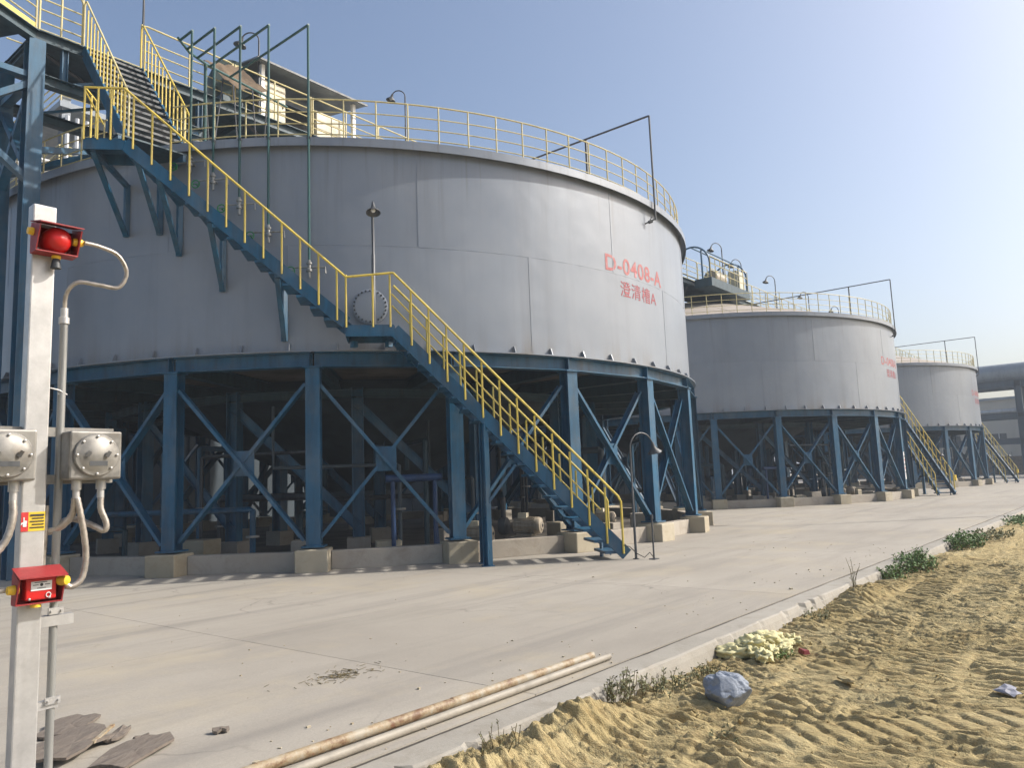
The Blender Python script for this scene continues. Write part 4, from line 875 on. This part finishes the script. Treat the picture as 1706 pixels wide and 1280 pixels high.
def hood(t, w, h, d, th=.008):
    # open-fronted sheet hood: back, two cheeks, sloping top, floor
    part('hood_back', MB().box((0, -.006, 0), (w, .008, h)), 'red', t)
    for s in (-1, 1):
        x0_, x1_ = s * w / 2, s * (w / 2 - th)
        v = [(x0_, -.011, -h / 2), (x0_, -d * .62, -h / 2), (x0_, -d, h / 2 - .03), (x0_, -.011, h / 2 + .02)]
        v += [(x1_, q[1], q[2]) for q in v]; part('hood_cheek', MB().add(v, [(0, 1, 2, 3), (7, 6, 5, 4), (0, 4, 5, 1), (1, 5, 6, 2), (2, 6, 7, 3), (3, 7, 4, 0)]), 'red', t)
    v = [(-w / 2 - .004, -.005, h / 2 + .028), (w / 2 + .004, -.005, h / 2 + .028), (w / 2 + .004, -d - .02, h / 2 - .022), (-w / 2 - .004, -d - .02, h / 2 - .022)]
    v += [(a, b, c + .008) for a, b, c in v]; part('hood_top', MB().add(v, [(3, 2, 1, 0), (4, 5, 6, 7), (0, 1, 5, 4), (1, 2, 6, 5), (2, 3, 7, 6), (3, 0, 4, 7)]), 'red', t)
    part('hood_floor', MB().box((0, -d * .34, -h / 2 - .004), (w, d * .6, .008)), 'red', t)
fyp = PY - PWY / 2
t = thing('alarm_beacon', 'red hooded beacon with red dome near the top of the alarm post', 'beacon', (PX + .035, fyp - .002, 2.87), R(-2)); t.scale = (.78, .78, .80)
hood(t, .27, .19, .20)
part('dome', MB().lathe([(0, .155), (.04, .15), (.075, .125), (.092, .08), (.095, .03), (.095, -.01), (0, -.01)], (.01, -.012, 0), (0, -1, 0), 28), 'red_bright', t, True)
for x_, z_ in ((-.09, -.06), (.09, -.06), (-.09, .06), (.09, .06)): part('screw', MB().lathe([(0, .012), (.008, .01), (.008, 0)], (x_, -.012, z_), (0, -1, 0), 8), 'steel', t, True)
part('cable_gland', MB().lathe([(0, 0), (.026, 0), (.030, .02), (.026, .06), (.016, .07), (0, .07)], (.105, -.10, .005), (1, -.1, .02), 12), 'gland', t, True)
part('cable_gland', MB().lathe([(0, 0), (.026, 0), (.028, .03), (.024, .06), (0, .06)], (-.11, -.06, .04), (-1, 0, 0), 12), 'gland', t, True)
part('cable_gland', MB().lathe([(0, 0), (.03, 0), (.03, .02), (0, .02)], (.015, -.06, -.105), (0, 0, -1), 12), 'gland', t, True)
part('horn', MB().lathe([(.02, 0), (.026, .02), (.035, .07), (.033, .07), (0, .05)], (.015, -.06, -.122), (0, 0, -1), 16), 'dark_metal', t, True)
t = thing('call_point', 'red hooded manual call point with white plate low on the alarm post', 'call point', (PX + .02, fyp - .002, 1.00), R(-2)); t.scale = (.84, .9, .9)
hood(t, .26, .165, .13)
bevel(part('call_box', MB().box((.005, -.05, -.005), (.17, .08, .125)), 'red_bright', t), .008)
wp = part('break_plate', MB().box((.005, -.0915, .012), (.115, .004, .052)), 'lab_white', t)
part('plate_symbol', MB().lathe([(0, .002), (.009, .002), (.009, 0)], (.005, -.0935, .018), (0, -1, 0), 14).box((-.027, -.0945, .018), (.03, .001, .004)).box((.037, -.0945, .018), (.03, .001, .004)).box((.005, -.0945, .0), (.05, .001, .003)).box((.0, -.0945, .032), (.07, .001, .004)), 'lab_black', wp)
part('key_ring', MB().tube(arc((.045, -.094, -.043), .013, 0, 360, 16, (1, 0, 0), (0, 0, 1)), .003, 5, False), 'lab_white', t, True)
for x_ in (-.06, .05): part('screw', MB().lathe([(0, .01), (.007, .008), (.007, 0)], (x_, -.092, -.058), (0, -1, 0), 8), 'steel', t, True)
part('cable_gland', MB().lathe([(0, 0), (.028, 0), (.032, .02), (.026, .06), (0, .065)], (.11, -.075, .03), (.5, -1, 0), 12), 'gland', t, True)
part('cable_gland', MB().lathe([(0, 0), (.026, 0), (.028, .03), (.024, .06), (0, .06)], (-.11, -.06, .0), (-1, 0, 0), 12), 'gland', t, True)
part('cable_gland', MB().lathe([(0, 0), (.03, 0), (.03, .02), (0, .02)], (-.01, -.05, -.09), (0, 0, -1), 12), 'gland', t, True)

def jbox(x, label):
    t = thing('junction_box', label, 'junction box', (x, PY - .02, 1.685), R(-2), 'junction boxes on the alarm post'); t.scale = (.93, .93, .93)
    bevel(part('box_body', MB().box((0, -.08, 0), (.29, .15, .285)), 'cast', t), .012)
    part('round_lid', MB().lathe([(0, .028), (.085, .028), (.095, .02), (.12, .018), (.126, .012), (.126, 0), (0, 0)], (0, -.155, 0), (0, -1, 0), 36), 'cast', t, True)
    for i in range(8):
        a = R(45 * i); part('lid_bolt', MB().lathe([(0, .012), (.007, .01), (.007, 0)], (.11 * math.cos(a), -.173, .11 * math.sin(a)), (0, -1, 0), 8), 'steel', t, True)
    for s in (-.055, .055): part('lid_lug', MB().beam((s - .008, -.19, -.012), (s + .008, -.20, .02), RC(.012, .02)), 'cast', t)
    part('name_plate', MB().box((.005, -.1835, -.05), (.10, .002, .028)), 'lamp', t)
    for z_ in (.09, -.105): part('mounting_ear', MB().box((.152, -.02, z_), (.03, .02, .06)), 'cast', t)
    for s in (-.075, .06): part('outlet', MB().tube([(s, -.075, -.13), (s, -.075, -.20)], .028, 12).tube([(s, -.075, -.20), (s, -.075, -.25)], .020, 12), 'steel', t, True)
    return t
jbox(PX + .262, 'square cast junction box with round lid right of the alarm post'); jbox(PX - .168, 'square cast junction box cut by the left frame edge')
def flex(pts, r, label, nm='flexible_conduit', ribs=True):
    o = conduit(nm, pts, r, label); rad = [r * (1 + (.10 if i % 2 else 0)) for i in range(len(o))] if ribs else r
    tag(part(nm, MB().tube(o, rad, 9), 'conduit', smooth=True), label, 'conduit', 'conduits on the alarm post')
def A(x, y, z): return (PX + x, PY + y, z)
flex([A(.165, -.15, 2.875), A(.25, -.15, 2.87), A(.35, -.15, 2.84), A(.405, -.14, 2.75), A(.37, -.12, 2.66), A(.27, -.10, 2.66), A(.17, -.06, 2.665), A(.130, -.02, 2.60), A(.130, 0, 2.50)], .0115, 'S-curved flexible conduit from the red beacon to the rigid pipe')
t = thing('conduit_pipe', 'straight painted conduit pipe running up beside the alarm post', 'conduit', A(.130, 0, 0))
part('pipe', MB().tube([(0, 0, .02), (0, 0, 2.44)], .021, 12), 'grey_pipe', t, True); part('coupling', MB().lathe([(0, 0), (.028, 0), (.028, .035), (.02, .04), (.02, .09), (0, .09)], (0, 0, 2.43), n=12), 'steel', t, True)
part('wire_tie', MB().tube([(-.07, -.02, 2.06), (-.022, -.024, 2.05), (.024, -.01, 2.03), (0, .024, 2.03), (-.022, -.02, 2.03)], .004, 5), 'steel', t, True)
for z_ in (.86, .40): part('saddle_clamp', MB().box((0, -.028, z_), (.075, .012, .035)).tube([(-.025, -.034, z_), (-.025, -.045, z_)], .006, 6).tube([(.025, -.034, z_), (.025, -.045, z_)], .006, 6), 'steel', t, True)
zj = 1.455
flex([A(.318, -.09, zj), A(.318, -.095, 1.39), A(.345, -.105, 1.31), A(.335, -.10, 1.27), A(.29, -.06, 1.30), A(.22, .02, 1.34), A(.16, .06, 1.32)], .016, 'curled conduit from the right outlet of the right junction box')
flex([A(.195, -.09, zj), A(.21, -.10, 1.37), A(.235, -.10, 1.24), A(.245, -.10, 1.12), A(.225, -.10, 1.02), A(.17, -.10, .985), A(.125, -.09, 1.03)], .016, 'long looping conduit from the right junction box to the call point')
flex([A(.188, -.08, zj), A(.185, -.06, 1.37), A(.14, -.02, 1.30), A(.07, .07, 1.27), A(0, .09, 1.27)], .018, 'thick conduit bending behind the alarm post below the right junction box')
flex([A(-.115, -.09, zj), A(-.115, -.10, 1.37), A(-.14, -.10, 1.26), A(-.20, -.10, 1.18), A(-.27, -.08, 1.14)], .018, 'flexible conduit curving out of frame from the left junction box')
flex([A(.085, .02, 1.42), A(.082, .02, 1.25), A(.078, .02, 1.10), A(.075, .02, .95)], .011, 'thin bright conduit hanging straight between post and pipe')
flex([A(-.11, -.06, 1.0), A(-.2, -.06, 1.0), A(-.35, -.05, .99)], .014, 'short conduit leaving the call point towards the left', ribs=False)

# ================================================================== SMALL THINGS ON THE GROUND
t = thing('loose_pipe', 'rusty cream pipe lying on the road by the kerb, upper of two', 'pipe', (3.2, 3.78, 0))
part('pipe', MB().tube([(-2.6, -.02, .034), (2.14, -.13, .034)], .031, 16, False).tube([(2.14, -.13, .034), (-2.6, -.02, .034)], .027, 16, False), 'oldpipe', t, True); part('collar', MB().tube([(.55, -.093, .034), (.66, -.096, .034)], .033, 16, False), 'oldpipe', t, True)
t = thing('loose_pipe', 'pale dusty pipe lying beside the kerb groove, lower of two', 'pipe', (3.2, 3.56, 0))
part('pipe', MB().tube([(-2.6, .0, .029), (2.2, -.03, .029)], .026, 16, False).tube([(2.2, -.03, .029), (-2.6, .0, .029)], .022, 16, False), 'palepipe', t, True)

def lump(r, seed, sq=(1, 1, 1), amp=.35, fac=2, sc=2.2, fine=0):
    bm = bmesh.new(); bmesh.ops.create_icosphere(bm, subdivisions=fac, radius=1); rg = random.Random(seed); o = Vector((rg.uniform(0, 50), rg.uniform(0, 50), rg.uniform(0, 50)))
    from mathutils import noise as mn
    for v in bm.verts:
        n = mn.noise(v.co * sc + o) + .5 * mn.noise(v.co * sc * 2.3 + o) + (fine * (.28 * mn.noise(v.co * sc * 5 + o) + .16 * mn.noise(v.co * sc * 11 + o))); v.co = Vector((v.co.x * sq[0], v.co.y * sq[1], v.co.z * sq[2])) * r * (1 + amp * n)
    me = bpy.data.meshes.new('lump'); bm.to_mesh(me); bm.free(); return me
def facet(me):
    rg_ = random.Random(4); pl_ = [(Vector((rg_.gauss(0, 1), rg_.gauss(0, 1), rg_.gauss(0, .8))).normalized(), rg_.uniform(.70, .86)) for _ in range(11)]
    for v in me.vertices:
        L_ = v.co.length
        for n_, d_ in pl_:
            e = v.co.dot(n_) - d_ * .155
            if e > 0: v.co -= n_ * e * .85
    return me
foams = [(6.52, 3.0, .09), (6.62, 2.85, .085), (6.75, 2.95, .10), (6.85, 2.86, .11), (6.98, 2.95, .095), (7.05, 2.78, .08), (6.72, 2.72, .07), (7.2, 2.86, .09), (6.55, 2.72, .075), (6.9, 2.68, .065), (6.82, 3.0, .085), (7.3, 2.74, .07), (6.68, 2.86, .08), (6.9, 2.86, .08)]
for i, (x_, y_, r_) in enumerate(foams):
    me = lump(r_ * .92, i, (1.4, .9, .70), .75, 4, 1.9, .55)
    for p in me.polygons: p.use_smooth = True
    o = put('foam_lump', me, 'foam', None, (x_, y_, -.125 + r_ * .36 + (.075 if i >= 12 else 0)), random.random() * 6)
    tag(o, {0: 'pale yellow foam lump at the kerb-side left end of the heap', 11: 'pale yellow foam lump at the far right end of the heap', 13: 'topmost pale yellow foam lump on the heap', 9: 'small pale yellow foam lump at the near front of the heap'}.get(i, 'pale yellow insulation foam lump in the heap against the kerb'), 'foam', 'foam lumps by the kerb')
me = lump(.155, 41, (1.12, .85, .78), .40, 5, 1.25, .3); me = facet(me); o = put('stone', me, 'rock', None, (5.32, 2.50, -.08), 1.2); tag(o, 'blue-grey angular stone lying alone on the sand', 'stone')
o = put('crushed_carton', MB().add([(-.05, -.03, 0), (.05, -.026, .004), (.045, .03, .0), (-.052, .026, 0), (-.046, -.022, .034), (.054, -.03, .026), (.04, .022, .044), (-.05, .03, .036)], [(3, 2, 1, 0), (4, 5, 6, 7), (0, 1, 5, 4), (1, 2, 6, 5), (2, 3, 7, 6), (3, 0, 4, 7)]), 'can', None, (7.0, 2.54, -.145), .9); tag(o, 'small crushed red carton on the sand beyond the foam heap', 'litter')
me = lump(.07, 12, (1.4, 1, .35), .6, 2, 2); tag(put('plastic_scrap', me, 'plastic', None, (6.5, .95, -.13), .4), 'crumpled grey plastic scrap on the sand at the right edge', 'litter')
me = lump(.05, 17, (2.2, .7, .4), .5, 2, 2); tag(put('sand_clod', me, 'sand', None, (6.2, 1.95, -.12), .9), 'dark clod of sand lying beyond the blue-grey stone', 'clod')
# flat bark / board scraps at the post's foot
def scrap(x, y, z, w, d, rz, seed, label, mat='bark', th=.016):
    rg = random.Random(seed); n = 13; pts = []
    for i in range(n):
        a = 2 * math.pi * i / n; k = 1 / max(abs(math.cos(a)), abs(math.sin(a))) ** .6; pts.append((w / 2 * math.cos(a) * k * rg.uniform(.78, 1.08), d / 2 * math.sin(a) * k * rg.uniform(.75, 1.1)))
    top = [(p[0], p[1], th + rg.uniform(0, .018)) for p in pts]; bot = [(p[0] * .99, p[1] * .99, q[2] - th) for p, q in zip(pts, top)]
    v = top + bot + [(0, 0, th + .012), (0, 0, 0)]
    f = [(i, (i + 1) % n, 2 * n) for i in range(n)] + [(n + (i + 1) % n, n + i, 2 * n + 1) for i in range(n)] + [((i + 1) % n, i, n + i, n + (i + 1) % n) for i in range(n)]
    tag(put('board_scrap', MB().add(v, f), mat, None, (x, y, z), rz), label, 'scrap', 'board scraps by the alarm post')
scrap(2.12, 5.50, .004, .50, .30, .75, 1, 'topmost grey-brown board scrap by the alarm post'); scrap(1.98, 5.15, .003, .62, .36, .75, 2, 'broad dark board scrap in the middle of the pile'); scrap(1.93, 4.95, .028, .50, .28, .6, 3, 'split board scrap overlapping the middle of the pile')
scrap(2.12, 4.62, .003, .60, .30, .6, 4, 'lowest grey board scrap near the frame bottom'); scrap(2.22, 5.02, .003, .30, .10, .8, 5, 'narrow pale board scrap at the right of the pile'); scrap(2.27, 4.83, .003, .10, .07, .3, 6, 'small dark chip right of the board pile'); scrap(2.62, 4.55, .003, .12, .07, -.5, 8, 'small brown chip lying alone on the road at the bottom')
t = part('lath', MB().box((0, 0, .012), (.34, .022, .014)), 'oldpipe', loc=(2.12, 5.0, .04), rz=.85); tag(t, 'thin pale wooden lath across the board scraps', 'lath')
# kerb scraps and road crumbs
rg = random.Random(11); v = MB()
for i in range(170):
    x_, y_ = rg.uniform(2, 16), rg.uniform(3.5, 9.5)
    if rg.random() < .5: y_ = rg.uniform(3.45, 4.3)
    s = rg.uniform(.004, .014) * (1 if rg.random() < .93 else 2); v.box((x_, y_, s * .3), (s * rg.uniform(.7, 2), s, s * .7), rg.random() * 3)
tag(part('road_grit', v, 'ped'), 'scattered grit and crumbs on the concrete road', 'grit', kind='stuff')
v = MB(); rg = random.Random(12)
for i in range(500):
    x_ = rg.uniform(2.8, 12); y_ = rg.uniform(.3, 3.05); s = rg.uniform(.005, .014) * (1 if rg.random() < .95 else 1.8)
    v.box((x_, y_, -.148 + s * .3), (s * rg.uniform(.7, 1.8), s, s * .8), rg.random() * 3, rg.random(), rg.random())
tag(part('sand_clods', v, 'sand'), 'loose crumbs and clods over the tracked sand', 'clods', kind='stuff')
# dry grass scatter on the road
v = MB()
for i in range(150):
    a = rg.random() * 6.28; r_ = abs(rg.gauss(0, .14)); x_, y_ = 3.93 + r_ * math.cos(a) * 1.5, 5.05 + r_ * math.sin(a); l = rg.uniform(.02, .07); b = rg.random() * 6.28
    v.tube([(x_, y_, .004), (x_ + l * math.cos(b), y_ + l * math.sin(b), rg.uniform(.004, .016))], .0022, 3)
tag(part('dry_grass', v, 'stem'), 'scatter of dry grass bits on the road near the alarm post', 'dry grass', kind='stuff')

# weeds
def weed(x, y, z, h, w, n, mat, label, seed, leaf=.03):
    rg = random.Random(seed); t = thing('weed', label, 'weed', (x, y, z), 0, 'weeds along the kerb'); sm, lm = MB(), MB()
    for i in range(n):
        a = rg.random() * 6.283; r0 = w * rg.random() ** .6; b = Vector((r0 * math.cos(a) * 1.4, r0 * math.sin(a) * .7, -.01)); hh = h * rg.uniform(.45, 1.05) * (1 - .4 * r0 / w)
        lean = Vector((rg.uniform(-.35, .35), rg.uniform(-.35, .35), 1)).normalized(); e = b + lean * hh; mid = b.lerp(e, .5) + Vector((rg.uniform(-.02, .02), rg.uniform(-.02, .02), 0)); sm.tube([b, mid, e], [.004, .003, .002], 4)
        for j in range(rg.randint(7, 13)):
            f_ = rg.uniform(.12, 1.05); c = b.lerp(mid, f_ * 2) if f_ < .5 else mid.lerp(e, f_ * 2 - 1); q = Vector((rg.uniform(-1, 1), rg.uniform(-1, 1), rg.uniform(-.3, .8))).normalized(); s = q.cross(Vector((rg.uniform(-1, 1), rg.uniform(-1, 1), 1))).normalized(); l = leaf * rg.uniform(.6, 1.5)
            nrm = q.cross(s) * .15 * l
            lm.add([c, c + q * l * .5 + s * l * .28 + nrm, c + q * l, c + q * l * .5 - s * l * .28 + nrm], [(0, 1, 2), (0, 2, 3)])
    tag(part('stems', sm, 'stem', t), kind='stuff'); me = bpy.data.meshes.new('leaves'); me.from_pydata(lm.v, [], lm.f); tag(put('leaves', me, mat, t), kind='stuff')
weed(4.80, 3.02, -.06, .22, .16, 34, 'leaf_dry', 'dusty grey-green weed on the kerb nearest the loose pipes', 1, .026); weed(5.25, 2.98, -.12, .15, .24, 36, 'leaf_dry', 'low dusty weed against the kerb left of the stone', 2, .024)
weed(5.85, 2.86, -.13, .13, .2, 26, 'leaf_dry', 'low sparse weed between the stone and the foam heap', 3, .022); weed(12.0, 3.0, -.13, .30, .22, 40, 'leaf', 'bright green bushy weed at the kerb, nearer of the tall ones', 4, .045)
weed(13.3, 2.95, -.12, .36, .42, 110, 'leaf', 'largest bright green weed clump at the kerb', 5, .05); weed(17.0, 2.92, -.12, .40, .45, 90, 'leaf', 'green weed clump farther along the kerb', 6, .06); weed(19.2, 2.8, -.12, .24, .6, 50, 'leaf_dry', 'low dusty green weeds beyond the clumps on the kerb', 7, .06)
weed(24, 2.8, -.12, .22, .9, 60, 'leaf', 'far green weed patch near the right edge of the kerb', 8, .07); weed(6.78, 2.62, -.13, .09, .12, 14, 'leaf', 'tiny green sprout at the foot of the foam heap', 9, .02); weed(8.6, 2.95, -.12, .12, .2, 20, 'leaf_dry', 'small weed at the kerb past the foam heap', 10, .024)
weed(10.55, 3.1, -.05, .5, .05, 6, 'leaf_dry', 'thin dry upright stalk on the sand heap at the kerb', 11, .02); weed(3.35, 2.95, -.03, .22, .12, 14, 'leaf_dry', 'wiry dry weed on the sand heap at the frame bottom', 12, .014)
weed(4.6, 2.2, -.14, .05, .15, 14, 'leaf_dry', 'small flat weed on the sand left of the stone', 13, .018)

# ================================================================== HAZE
hz = MB().box((300, 100, 8.6), (1440, 1440, 20.4)); m = bpy.data.materials.new('haze_air'); m.use_nodes = True; nt = m.node_tree
for n in list(nt.nodes):
    if n.type != 'OUTPUT_MATERIAL': nt.nodes.remove(n)
pv = nt.nodes.new('ShaderNodeVolumePrincipled'); pv.inputs['Color'].default_value = (.80, .89, 1.0, 1); pv.inputs['Density'].default_value = HAZE
nt.links.new(pv.outputs[0], nt.nodes['Material Output'].inputs['Volume'])
hzo = put('haze', hz.mesh('haze'), m); tag(hzo, kind='stuff')
